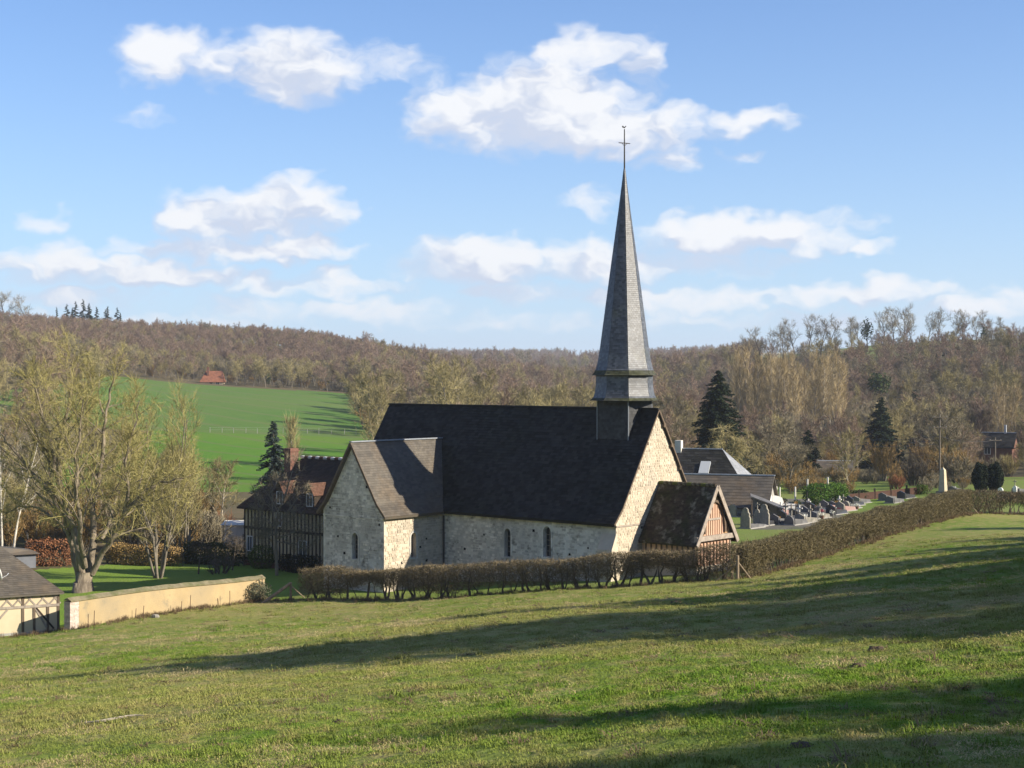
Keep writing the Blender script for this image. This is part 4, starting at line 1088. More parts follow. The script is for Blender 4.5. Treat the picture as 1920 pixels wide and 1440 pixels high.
# white garden wall
c = P(1474, 945, 137); g_ = gz(c[0], c[1])
o = part('white_wall', M['white'], None, lambda mb: (mb.box((-.8, -.12, -.6), (.8, .12, .75)), mb.box((-.84, -.17, .75), (.84, .17, .83))))
o.location = (c[0], c[1], g_); tag(o, 'short bright white garden wall behind the gravestones', 'wall')
# houses in the trees
h3, r3 = simple_house('bungalow', 'low roofed bungalow with brick chimney half hidden by trees', 1552, 884, 200, 6.0, 5, 1.8, 1.2, R(-6), M['offwhite'], M['slate_brown'], ridge=M['zinc'], w=.6, e=.4)
part('chimney', M['brick'], h3, lambda mb: mb.box((-1.9, 1.0, 1.8), (-1.35, 1.6, 3.7)))
h4, r4 = simple_house('brick_house', 'red brick house with slate gables at the edge of the wood', 1868, 836, 240, 4.6, 5.0, 1.8, 1.9, R(-28), M['brick'], M['slate'], ridge=M['zinc'], w=.6, e=.4)
part('chimney', M['zinc'], h4, lambda mb: mb.box((.7, 2.3, 3.4), (1.0, 2.7, 4.9)))
window_unit(h4, (0, -.01, 0), (1, 0, 0), (0, -1, 0), -1.3, .5, 1.0, 1.2)
h4b, _ = simple_house('slate_barn', 'dark slate-roofed barn behind the red brick house', 1902, 814, 250, 4.5, 5, 1.8, 1.8, R(-20), M['brick'], M['slate'], w=.6, e=.4)
h5, r5 = simple_house('small_brick_house', 'tiny brick house glimpsed between the spruce and the poplars', 1402, 806, 300, 3.6, 4, 2.0, 1.2, R(-10), M['brick'], M['tile'], w=.7, e=.5)
M['tile_orange'] = mat('orange_clay_tile', (.26, .11, .065), (.20, .085, .05), scale=2, island=.4)
h6, r6 = simple_house('forest_house', 'red-roofed house with chimney at the edge of the wood above the crop field', 397, 714, 438, 6.0, 5.0, 1.8, 2.7, R(4), M['cream'], M['tile_orange'], hip0=1.2, hip1=.4, w=.6, e=.4)
part('chimney', M['brick'], h6, lambda mb: mb.box((-1.5, 1.2, 2.6), (-.9, 1.8, 5.6)))
for x in (-.2, 1.6): window_unit(h6, (0, -.01, 0), (1, 0, 0), (0, -1, 0), x, .3, 1.0, 1.2)
# pale shed beside the presbytery
c = P(438, 995, 135)
o = part('pale_shed', M['offwhite'], None, lambda mb: (mb.box((-1.0, 0, -.5), (1.0, 2.0, 1.45)), mb.hexa([(-1.1, -.1, 1.45), (1.1, -.1, 1.45), (1.1, 2.1, 1.45), (-1.1, 2.1, 1.45), (-1.1, -.1, 1.52), (1.1, -.1, 1.52), (1.1, 2.1, 1.72), (-1.1, 2.1, 1.72)])))
o.location = (c[0], c[1], gz(c[0], c[1]) + .3); tag(o, 'small white-walled shed at the left of the presbytery', 'shed')

# ------------------------------------------------------------------ trees
def bark(name, a, b, inst=.3): return mat(name, a, b, scale=3, bump=.5, bscale=12, instance=inst, island=0)
def twig(name, a, b, inst=.45, isl=.5): return mat(name, a, b, scale=.6, island=isl, instance=inst, rough=.9, transl=0.0)
M['bark_grey'] = bark('bark_grey', (.23, .20, .155), (.15, .13, .10))
M['bark_dark'] = bark('bark_dark', (.11, .09, .07), (.07, .06, .045))
M['bark_pale'] = bark('bark_pale', (.42, .37, .29), (.28, .24, .18))
M['bark_white'] = bark('bark_white', (.58, .54, .47), (.36, .33, .28))
M['tw_beech'] = twig('twigs_russet', (.205, .148, .112), (.24, .172, .122))
M['tw_olive'] = twig('twigs_olive', (.295, .25, .115), (.245, .21, .10))
M['tw_willow'] = twig('twigs_willow', (.33, .29, .11), (.25, .22, .08), inst=.1)
M['tw_ochre'] = twig('twigs_ochre', (.30, .20, .07), (.24, .155, .065))
M['tw_grey'] = twig('twigs_grey', (.235, .20, .13), (.19, .165, .11))
M['tw_dark'] = twig('twigs_dark', (.085, .07, .055), (.11, .09, .065))
M['tw_poplar'] = twig('twigs_poplar', (.40, .31, .17), (.33, .26, .14))
M['tw_rust'] = twig('leaves_rust', (.24, .10, .045), (.19, .09, .045))
M['ivy'] = mat('ivy_leaves', (.035, .055, .018), (.05, .07, .022), scale=1, island=.6, instance=.3, transl=.2)
M['spruce'] = mat('spruce_needles', (.020, .034, .017), (.030, .046, .020), scale=.5, island=.7, instance=.35, transl=.15)
M['blue_fir'] = mat('blue_fir_needles', (.035, .055, .050), (.05, .07, .062), scale=.5, island=.6, transl=.15)
M['laurel'] = mat('laurel_leaves', (.085, .17, .022), (.06, .12, .02), scale=1, island=.7, transl=.3)
M['yew'] = mat('yew_needles', (.010, .018, .009), (.016, .026, .011), scale=1, island=.7, transl=.1)
M['box'] = mat('box_leaves', (.085, .125, .018), (.06, .10, .015), scale=2, island=.6, transl=.2)


def unit(v): return v / max(1e-9, np.linalg.norm(v))


class Tree:
    def __init__(s, seed, twig_len=(.6, 1.3), twig_w=.045, twigs=16, counts=(9, 6), ang=(45, 50), ratio=(.55, .5), t0=(.3, .2), up=(.05, .05, .1), wob=(.08, .14, .2), taper=.35, droop=0.0, tube_lev=1, spray=.6, rad_ratio=.55):
        s.__dict__.update(locals()); s.r = np.random.default_rng(seed); s.wood = MB(); s.tw = MB()

    def path(s, p, d, L, lev, n):
        pts = [p]; d = unit(d); r = s.r
        for _ in range(n):
            d = unit(d + r.normal(0, s.wob[min(lev, len(s.wob) - 1)], 3) + np.array([0, 0, s.up[min(lev, len(s.up) - 1)]]))
            p = p + d * L / n; pts.append(p)
        return np.array(pts)

    def branch(s, p, d, L, rad, lev, pts=None):
        n = (7, 5, 4, 3)[min(lev, 3)]
        if pts is None: pts = s.path(np.array(p, float), np.array(d, float), L, lev, n)
        else: pts = np.asarray(pts, float); L = np.linalg.norm(np.diff(pts, axis=0), axis=1).sum()
        k = len(pts); rr = rad * np.linspace(1, s.taper if lev else s.taper * .8, k)
        (s.wood if lev <= s.tube_lev else s.tw).tube(pts, rr, (8, 5, 4, 3)[min(lev, 3)])
        s.grow(pts, rr, L, lev)

    def grow(s, pts, rr, L, lev, nc=None, t0=None):
        r = s.r; k = len(pts)
        if lev < len(s.counts):
            nc = nc or s.counts[lev]; t0 = s.t0[lev] if t0 is None else t0; az0 = r.uniform(0, 6.28)
            for i in range(nc):
                t = t0 + (1 - t0) * (i + r.uniform(.1, .9)) / nc; x = t * (k - 1); j = min(int(x), k - 2); f = x - j
                p = pts[j] * (1 - f) + pts[j + 1] * f; dd = unit(pts[j + 1] - pts[j]); ra = rr[j] * (1 - f) + rr[j + 1] * f
                az = az0 + i * 2.4 + r.normal(0, .3); an = R(s.ang[lev] * r.uniform(.7, 1.25))
                a = unit(np.cross(dd, [.3, .1, 1.] if abs(dd[2]) < .9 else [1., .2, 0])); b = np.cross(dd, a)
                nd = dd * math.cos(an) + (a * math.cos(az) + b * math.sin(az)) * math.sin(an)
                s.branch(p, nd, L * s.ratio[lev] * (1.15 - .6 * t) * r.uniform(.75, 1.2), ra * s.rad_ratio, lev + 1)
        else:
            s.spray_on(pts, s.twigs)

    def spray_on(s, pts, n):
        r = s.r; k = len(pts)
        x = (r.random(n) * .95 + .05) * (k - 1); j = np.minimum(x.astype(int), k - 2); f = (x - j)[:, None]
        p = pts[j] * (1 - f) + pts[j + 1] * f; d = pts[j + 1] - pts[j]; d /= np.maximum(1e-9, np.linalg.norm(d, axis=1))[:, None]
        d = d + r.normal(0, s.spray, (n, 3)); d[:, 2] += s.up[-1] - s.droop; d /= np.linalg.norm(d, axis=1)[:, None]
        L = r.uniform(*s.twig_len, n)[:, None]
        side = np.cross(d, r.normal(0, 1, (n, 3))); side /= np.linalg.norm(side, axis=1)[:, None]; side *= s.twig_w / 2
        q = p + d * L * .55 + r.normal(0, .06, (n, 3)) * L; tip = q + (d + np.array([0, 0, .15 - s.droop]) + r.normal(0, .2, (n, 3))) * L * .45
        s.tw.tris(p - side, p + side, q + side * .7); s.tw.tris(p - side, q + side * .7, q - side * .7); s.tw.tris(q - side * .7, q + side * .7, tip)
        # one side shoot each
        e = d + r.normal(0, .7, (n, 3)); e /= np.linalg.norm(e, axis=1)[:, None]
        m_ = .5 * (p + q); s.tw.tris(m_ - side * .6, m_ + side * .6, m_ + e * L * .5)


def round_tree(seed, H, tr, spread=1.0, twigs=18, twig_w=.05, counts=(10, 6), trunk=.9, ang=50, t0=.28, twig_len=(.7, 1.4), up=.12):
    t = Tree(seed, twig_len, twig_w, twigs, counts, (ang, 48), (.50 * spread, .52), (t0, .22), (.0, up, .12), spray=.55)
    t.branch((0, 0, -.4), (0, 0, 1), H * trunk, tr, 0); return t
def poplar_tree(seed, H, tr, twig_w=.05, twigs=10, limbs=30):
    t = Tree(seed, (.7, 1.5), twig_w, twigs, (limbs, 4), (30, 30), (.24, .5), (.22, .2), (.0, .22, .3), wob=(.02, .06, .12), spray=.35)
    t.branch((0, 0, -.4), (0, 0, 1), H * .93, tr, 0); return t
def bush(seed, H, stems=12, spread=.5, twigs=14, twig_w=.045, twig_len=(.5, 1.1)):
    t = Tree(seed, twig_len, twig_w, twigs, (99, 6), (30, 36), (.6, .5), (.2, .2), (.05, .12, .2), wob=(.08, .10, .14), spray=.45, tube_lev=1); r = t.r
    for i in range(stems):
        a = i * 2.4 + r.uniform(-.3, .3); k = spread * math.sqrt(r.uniform(.05, 1))
        t.branch((k * .4 * math.cos(a), k * .4 * math.sin(a), -.3), (k * math.cos(a), k * math.sin(a), 1), H * r.uniform(.6, .85), .07, 1)
    return t
def conifer(seed, H, Rad, n_tier=22, per=9, needle=.38, bare=.06, droop=.35, tip=.9):
    r = np.random.default_rng(seed); w = MB(); f = MB()
    w.tube([(0, 0, -.4), (0, 0, H * .5), (0, 0, H)], [H * .018, H * .011, .01], 7)
    total = int(n_tier * per * .72); gap = r.uniform(.75, 1.15, 64)
    for i in range(total):
            t = ((i + r.random()) / total) ** 1.35; z = H * (bare + (1 - bare) * t); a = r.uniform(0, 6.283)
            L = Rad * (1 - t) ** tip * gap[int(a * 1.6 + t * 37) % 64] + .10; nd_ = needle * (.4 + .6 * (1 - t)); l = L * r.uniform(.72, 1.08)
            d = np.array([math.cos(a), math.sin(a), 0]); n = max(4, int(l / (nd_ * .33)) + 3)
            s_ = np.linspace(.12, 1, n); p = np.outer(s_ * l, d); p[:, 2] = z - droop * r.uniform(.5, 1.3) * l * s_ ** 1.4 + .18 * l * np.maximum(0, s_ - .7)
            sd = np.cross(d, [0, 0, 1.])
            for q in range(4):
                e = (1 - .45 * s_)[:, None]; jitter = r.normal(0, .10, (n, 3)) * nd_ * 2
                out = sd * r.choice([-1, 1], (n, 1)) * r.uniform(.4, 1.2, (n, 1)) + d * r.uniform(.2, .9, (n, 1)) + np.array([0, 0, -1.]) * r.uniform(-.25, .55, (n, 1))
                c = p + jitter; tipv = c + out * nd_ * e * 1.25; wv = np.cross(out, r.normal(0, 1, (n, 3))); wv /= np.maximum(1e-6, np.linalg.norm(wv, axis=1))[:, None]
                f.tris(c - wv * nd_ * .22, c + wv * nd_ * .22, tipv)
    return w, f
def leaf_shell(seed, n, rx, ry, rz, size, fill=.25, boxy=0, lift=0.0):
    """leaves spread through the outer volume of an ellipsoid (or rounded box)"""
    r = np.random.default_rng(seed); f = MB()
    d = r.normal(0, 1, (n, 3)); d /= np.linalg.norm(d, axis=1)[:, None]
    if boxy: d = d / (np.abs(d) ** 6).sum(1)[:, None] ** (1 / 6)
    k = 1 - fill * r.random(n) ** 1.5
    p = d * k[:, None] * np.array([rx, ry, rz]) * (1 + .08 * np.sin(d[:, 0:1] * 7 + seed) + .07 * np.sin(d[:, 1:2] * 9 + d[:, 2:3] * 6)); p[:, 2] += rz + lift
    a = r.normal(0, 1, (n, 3)); a /= np.linalg.norm(a, axis=1)[:, None]; b = np.cross(a, d + r.normal(0, .6, (n, 3))); b /= np.maximum(1e-6, np.linalg.norm(b, axis=1))[:, None]
    s_ = size * r.uniform(.6, 1.3, n)[:, None]
    f.quads(p - a * s_ * .5, p + b * s_ * .35, p + a * s_ * .5, p - b * s_ * .35); return f


def place_tree(name, label, cat, loc, tree, m_wood, m_tw, rz=0, sc=1.0, group=None, crown='crown'):
    e = empty(name, loc, rz); e.scale = (sc, sc, sc) if not isinstance(sc, tuple) else sc; tag(e, label, cat, group)
    w, f = (tree.wood, tree.tw) if isinstance(tree, Tree) else tree
    if w.n: w.build('trunk', m_wood, e, smooth=True)
    f.build(crown, m_tw, e); return e


def copies(proto, spots, label=None):
    """spots: (x, y, z, rz, scale) for further individuals like proto"""
    for i, (x, y, z, rz, sc) in enumerate(spots):
        c = copy_tree(proto); c.location = (x, y, z); c.rotation_euler = (0, 0, rz); c.scale = (sc, sc, sc) if not isinstance(sc, tuple) else sc
        if label: c['label'] = label[i] if isinstance(label, list) else label


# --- instancing of uncountable masses (woods, grass) through a point mesh
def proto_object(name, tree, mats):
    """tree mesh with wood and twigs in one mesh, kept out of the scene: only its instances show"""
    mb = MB(); w, f = (tree.wood, tree.tw) if isinstance(tree, Tree) else tree
    for src, mi in ((w, 0), (f, 1)):
        if src is None or not src.n: continue
        V = np.concatenate(src.v)
        base_ = mb.n; mb.v.append(V); mb.n += len(V)
        for fa in src.f: mb.f.append(fa + base_); mb.mi.append(np.full(len(fa), mi, np.int32))
    return bpy.data.objects.new(name, mb.mesh(name, mats))


def scatter(name, pts, rot, scl, which, protos, label, cat):
    me = bpy.data.meshes.new(name); n = len(pts)
    me.vertices.add(n); me.vertices.foreach_set('co', np.asarray(pts, float).ravel())
    a = me.attributes.new('rot', 'FLOAT_VECTOR', 'POINT'); a.data.foreach_set('vector', np.asarray(rot, float).ravel())
    a = me.attributes.new('scl', 'FLOAT_VECTOR', 'POINT'); a.data.foreach_set('vector', np.asarray(scl, float).ravel())
    a = me.attributes.new('pick', 'INT', 'POINT'); a.data.foreach_set('value', np.asarray(which, np.int32))
    o = bpy.data.objects.new(name, me); COL.objects.link(o)
    g = bpy.data.node_groups.new(name + '_nodes', 'GeometryNodeTree')
    g.interface.new_socket('Geometry', in_out='INPUT', socket_type='NodeSocketGeometry'); g.interface.new_socket('Geometry', in_out='OUTPUT', socket_type='NodeSocketGeometry')
    N, L = g.nodes, g.links
    gi, go = N.new('NodeGroupInput'), N.new('NodeGroupOutput'); jn = N.new('GeometryNodeJoinGeometry')
    def attr(nm, ty):
        q = N.new('GeometryNodeInputNamedAttribute'); q.data_type = ty; q.inputs['Name'].default_value = nm; return q.outputs['Attribute']
    pick = attr('pick', 'INT'); eu = N.new('FunctionNodeEulerToRotation'); L.new(attr('rot', 'FLOAT_VECTOR'), eu.inputs[0]); sv = attr('scl', 'FLOAT_VECTOR')
    for k, pr in enumerate(protos):
        oi = N.new('GeometryNodeObjectInfo'); oi.inputs['Object'].default_value = pr; oi.inputs['As Instance'].default_value = True
        cm = N.new('FunctionNodeCompare'); cm.data_type = 'INT'; cm.operation = 'EQUAL'; L.new(pick, cm.inputs[2]); cm.inputs[3].default_value = k
        ip = N.new('GeometryNodeInstanceOnPoints'); L.new(gi.outputs[0], ip.inputs['Points']); L.new(cm.outputs[0], ip.inputs['Selection'])
        L.new(oi.outputs['Geometry'], ip.inputs['Instance']); L.new(eu.outputs[0], ip.inputs['Rotation']); L.new(sv, ip.inputs['Scale'])
        L.new(ip.outputs[0], jn.inputs[0])
    L.new(jn.outputs[0], go.inputs[0])
    md = o.modifiers.new('scatter', 'NODES'); md.node_group = g
    tag(o, label, cat, kind='stuff'); return o


# --- kinds of wood tree
protos = []
for k in range(3): protos.append(proto_object('beech_kind', round_tree(100 + k, 12, .15, 1.0, 30, .045), [M['bark_grey'], M['tw_beech']]))        # 0-2 russet
for k in range(3): protos.append(proto_object('olive_kind', round_tree(120 + k, 11, .13, .95, 30, .045, up=.2, ang=40), [M['bark_grey'], M['tw_olive']]))      # 3-5 olive
for k in range(2): protos.append(proto_object('grey_kind', round_tree(140 + k, 11, .15, 1.05, 30, .045), [M['bark_dark'], M['tw_grey']]))       # 6-7 grey
for k in range(2): protos.append(proto_object('ochre_kind', bush(150 + k, 6, 12, .6, 16, .06), [M['bark_grey'], M['tw_ochre']]))               # 8-9 ochre scrub
for k in range(2): protos.append(proto_object('scrub_kind', bush(160 + k, 4.5, 12, .8, 16, .06), [M['bark_dark'], M['tw_grey']]))               # 10-11 grey scrub
protos.append(proto_object('ivied_kind', (round_tree(170, 11, .2, .9, 10, .06).wood, leaf_shell(171, 900, 2.0, 2.0, 4.0, .55, .8, lift=2)), [M['bark_dark'], M['ivy']]))  # 12 ivy
protos.append(proto_object('spruce_kind', conifer(172, 13, 2.8, 20, 8, .55), [M['bark_dark'], M['spruce']]))                                    # 13 spruce


def wood(name, label, x0, x1, y0, y1, step, accept, weights, hscale=(.85, 1.2), seed=0, cat='wood'):
    r = np.random.default_rng(seed)
    gx, gy = np.meshgrid(np.arange(x0, x1, step), np.arange(y0, y1, step))
    x = gx.ravel() + r.uniform(-.5, .5, gx.size) * step; y = gy.ravel() + r.uniform(-.5, .5, gx.size) * step
    u = CU + F * x / y
    ok = accept(x, y, u); x, y, u = x[ok], y[ok], u[ok]; n = len(x)
    W = np.asarray(weights(x, y, u), float)
    W = W / W.sum(1, keepdims=True); c = W.cumsum(1); which = (r.random(n)[:, None] > c).sum(1)
    s_ = r.uniform(*hscale, n) * (1 + .25 * fbm(x / 30, y / 30, 2, seed)); 
    rot = np.stack([r.normal(0, .03, n), r.normal(0, .03, n), r.uniform(0, 6.28, n)], -1)
    z = ground(x, y) - .1
    print(name, n)
    return scatter(name, np.stack([x, y, z], -1), rot, np.stack([s_ * r.uniform(.9, 1.2, n), s_ * r.uniform(.9, 1.2, n), s_], -1), which, protos, label, cat)


def wt_(base): return np.array(base, float)
# left hill, above the crop field
def acc_left(x, y, u):
    return (u > -200) & (u < 1180) & (y > 436 + .06 * (x + 60) + 3 * np.sin(x / 9)) & ~((np.abs(u - 398) < 34) & (y < 452)) & (y < 700 + .35 * np.maximum(0, u - 500))
def w_left(x, y, u):
    n = len(x); base = np.tile(wt_([3, 3, 3, .6, .6, .6, .8, .8, .1, .1, .1, .1, .12, .02]), (n, 1)); foot = (y < 505)[:, None]
    return np.where(foot, wt_([.6, .6, .6, 2.6, 2.6, 2.6, 1.5, 1.5, .5, .5, .5, .5, .3, .02]), base)
wood('hillside_wood', 'leafless russet wood covering the long hill above the crop field', -330, 100, 436, 960, 4.4, acc_left, w_left, (.42, .64), 1)
# valley trees left of the field, behind the big willow
def acc_l2(x, y, u): return (u > -260) & (x < -62 - .19 * (y - 200)) & (y > 135) & (y < 440) & ~((y < 200) & (x > -44)) & ~((u > 30) & (u < 100) & (y < 200) & (y > 150))
wood('valley_wood', 'olive and brown leafless trees of the valley behind the willow', -180, -30, 135, 440, 8.0, acc_l2, lambda x, y, u: np.tile(wt_([1, 1, 1, 2, 2, 2, 1, 1, 1, 1, 1, 1, .2, .03]), (len(x), 1)), (.6, .95), 2)
# valley floor behind the nave
def acc_c(x, y, u): return (u > 668) & (u < 1290) & (y > 205) & (y < 640) & ~((x < -12) & (y < 296)) & ~((x < -34 + .02 * (y - 300)) & (y < 436))
def w_c(x, y, u):
    n = len(x); near = (y < 330)[:, None]
    return np.where(near, wt_([.6, .6, .6, 2.4, 2.4, 2.4, .5, .5, 1.6, 1.6, .6, .6, .15, .0]), wt_([1.4, 1.4, 1.4, 1.6, 1.6, 1.6, .7, .7, .6, .6, .3, .3, .12, .05]))
wood('valley_wood', 'olive and ochre leafless trees filling the valley behind the nave', -60, 80, 205, 640, 6.4, acc_c, w_c, (.62, .92), 3)
# right slope
def EX(u, y):
    c = np.zeros(len(u), bool)
    for a, b, d in ((1285, 1410, 200), (1612, 1692, 240), (1692, 1740, 235), (1622, 1674, 236), (1495, 1536, 205)): c |= (u > a) & (u < b) & (y < d)
    return c
def acc_r(x, y, u):
    clear = EX(u, y) | ((u > 1480) & (u < 1640) & (y < 205)) | ((u > 1815) & (u < 1960) & (y < 236)) | ((np.abs(u - 1403) < 10) & (y < 305) & (y > 240))
    return (u > 1225) & (u < 2150) & (y > 188 + .03 * np.maximum(0, u - 1500)) & (y < 462 + .02 * (1900 - u)) & ~clear & ~((u > 1380) & (u < 1580) & (y > 255) & (y < 330))
def w_r(x, y, u):
    n = len(x); near = (y < 300)[:, None]
    return np.where(near, wt_([.8, .8, .8, 1.6, 1.6, 1.6, 1.4, 1.4, .8, .8, .6, .6, .35, .03]), wt_([1, 1, 1, .9, .9, .9, 2.0, 2.0, .2, .2, .2, .2, .4, .06]))
wood('slope_wood', 'grey-brown leafless wood climbing the slope at the right', 16, 200, 188, 470, 5.6, acc_r, w_r, (.48, .76), 4)
def acc_r2(x, y, u): return (u > 1205) & (u < 1420) & (y > 462) & (y < 640)
wood('slope_wood', 'hazy leafless wood on the far slope beside the spire', 40, 110, 462, 640, 6.5, acc_r2, w_r, (.55, .8), 5)
# low scrub along the bottom of the valley, before the woods
def acc_s(x, y, u):
    return ((u > 1250) & (u < 2000) & (y > 176) & (y < 200) & ~EX(u, y) & ~((u > 1500) & (u < 1625)) & ~((u > 1640) & (u < 1760) & (y < 186)) & ~((u > 1810) & (u < 2000))) | ((u > -100) & (u < 420) & (y > 126) & (y < 160) & (x < -24 - .16 * (y - 126)))
wood('scrub', 'tangled brown scrub at the edge of the valley trees', -80, 90, 120, 205, 3.4, acc_s, lambda x, y, u: np.tile(wt_([0, 0, 0, .3, .3, .3, .3, .3, 1.5, 1.5, 2, 2, .1, 0]), (len(x), 1)), (.45, .8), 6, 'scrub')
def acc_far(x, y, u): return (u > 600) & (u < 1420) & (y > 960) & ~((u > 1060) & (u < 1200) & (y > 1750)) & (vnoise(x / 160, y / 160, 3) > -.08)
wood('far_wood', 'distant bluish woods on the far plateau', -250, 330, 960, 2100, 17, acc_far, w_left, (1.0, 1.4), 7)

def acc_s2(x, y, u): return (u > 1440) & (u < 1840) & (y > 163) & (y < 204) & ~((u > 1596) & (u < 1735) & (y < 176)) & ~((u > 1640) & (u < 1672) & (y < 192)) & (vnoise(x / 5, y / 5, 6) > -.2)
wood('scrub', 'low brown and olive bushes between the cemetery and the valley trees', 20, 70, 163, 204, 2.5, acc_s2, lambda x, y, u: np.tile(wt_([0, 0, 0, 0, 0, 0, 0, 0, .8, .8, 2, 2, 0, 0]), (len(x), 1)), (.22, .42), 8, 'scrub')
def acc_s3(x, y, u): return (u > 1735) & (u < 1990) & (y > 182) & (y < 222) & ~((u > 1838) & (u < 1905)) & (vnoise(x / 6, y / 6, 9) > -.1)
wood('scrub', 'brown bushes round the red brick house', 40, 90, 182, 222, 3.2, acc_s3, lambda x, y, u: np.tile(wt_([.4, .4, .4, .8, .8, .8, .4, .4, .8, .8, 1, 1, .3, 0]), (len(x), 1)), (.3, .55), 9, 'scrub')

M['bark_willow'] = mat('furrowed_willow_bark', (.27, .225, .165), (.13, .105, .075), scale=5, stretch=(1, 1, .25), bump=1.0, bscale=14)
# ------------------------------------------------------------------ the big willow and its neighbours
def px_path(base_D, pts):
    """limb drawn as (u, v, depth offset in metres) relative to the trunk's own distance"""
    return np.array([P(u, v, base_D + dd) for u, v, dd in pts])


WD = 104.0; wb_ = GD(156, WD)
t = Tree(7, (.4, .95), .017, 19, (13, 7), (44, 46), (.33, .5), (.25, .12), (.03, .06, .08, .10), wob=(.05, .13, .2), spray=.55, tube_lev=1, rad_ratio=.42)
limbs = [
    ([(150, 1085, 0), (138, 1020, .3), (122, 950, .2), (95, 895, -.4), (58, 850, -.8), (20, 800, -1.2), (0, 770, -1.4)], .34),
    ([(158, 1085, 0), (150, 1020, -.3), (118, 900, .3), (110, 830, .6), (118, 760, .9), (132, 690, 1.0), (140, 620, 1.1)], .36),
    ([(118, 905, .3), (100, 840, -.4), (92, 770, -1.0), (70, 700, -1.4), (60, 650, -1.6)], .20),
    ([(164, 1085, 0), (176, 1010, .4), (172, 930, 1.0), (184, 870, 1.3), (196, 790, 1.4), (200, 720, 1.6), (215, 655, 1.8)], .34),
    ([(182, 875, 1.2), (170, 800, 2.2), (160, 730, 2.6), (168, 650, 2.9)], .17),
    ([(172, 1075, -.1), (205, 1010, -.7), (228, 955, -1.2), (262, 905, -1.6), (300, 880, -1.8), (345, 868, -2.0)], .27),
    ([(232, 950, -1.2), (240, 890, -1.8), (236, 830, -2.2), (250, 760, -2.4), (262, 700, -2.5)], .17),
    ([(140, 1000, .3), (110, 960, 1.8), (70, 930, 3.0), (35, 930, 3.6), (5, 950, 4.0)], .16),
    ([(160, 1060, -.2), (150, 970, -2.0), (140, 880, -3.0), (150, 790, -3.6), (156, 700, -3.8)], .24),
    ([(190, 1000, .2), (215, 920, 2.0), (228, 850, 3.0), (240, 790, 3.5)], .17),
]
trunk = np.array([wb_ + [0, 0, -.6], wb_ + [0, 0, .6], P(157, 1095, WD), P(158, 1072, WD)])
t.wood.tube(trunk, [.86, .62, .56, .54], 12)
for pts, r0 in limbs:
    pts = px_path(WD, [(u, 1085 - (1085 - v) * .87, dd) for u, v, dd in pts])
    q = np.concatenate([[pts[0]]] + [np.linspace(pts[i], pts[i + 1], 4)[1:] for i in range(len(pts) - 1)])
    q[1:-1] += t.r.normal(0, .07, q[1:-1].shape)
    L_ = np.linalg.norm(np.diff(q, axis=0), axis=1).sum(); rr = .78 * r0 * np.linspace(1, .16, len(q)) ** .9
    t.wood.tube(q, rr, 8); t.grow(q, rr, L_, 0, nc=int(5 + L_ * 1.15), t0=.16)
for mbx in (t.wood, t.tw):
    for v in mbx.v: v -= wb_
place_tree('willow_tree', 'big spreading olive-twigged willow with forked grey trunk behind the garden wall', 'tree', wb_, t, M['bark_willow'], M['tw_willow'])

def multi_stem(seed, H, spread, stems, counts=(10, 5), twigs=16, tw=.02, rad=.10, up=.06, twl=(.5, 1.1), lean=(0, 0)):
    t = Tree(seed, twl, tw, twigs, counts, (28, 34), (.34, .5), (.18, .15), (up, .12, .2), wob=(.07, .12, .18), spray=.55, tube_lev=1); r = t.r
    for i in range(stems):
        a = i * 2.4; k = spread * math.sqrt((i + .5) / stems)
        t.branch((.18 * math.cos(a), .18 * math.sin(a), -.3), (k * math.cos(a) + lean[0], k * math.sin(a) + lean[1], 1), H * r.uniform(.72, .98), rad * r.uniform(.7, 1.1), 0)
    return t


b = GD(297, 110); place_tree('sallow_tree', 'upright many-stemmed olive sallow between the willow and the crop field', 'tree', b, multi_stem(31, 12.0, .28, 6, (13, 6), 13, .018, .13), M['bark_grey'], M['tw_willow'])
b = GD(345, 122); place_tree('sallow_tree', 'second smaller olive sallow at the edge of the field beside the tall one', 'tree', b, multi_stem(32, 9.0, .36, 6, (11, 5), 12, .020, .10), M['bark_grey'], M['tw_olive'])
b = GD(262, 128); place_tree('sallow_tree', 'olive sallow bush behind the right limbs of the big willow', 'tree', b, multi_stem(33, 9, .4, 7, (12, 6), 15, .022, .10), M['bark_grey'], M['tw_olive'])

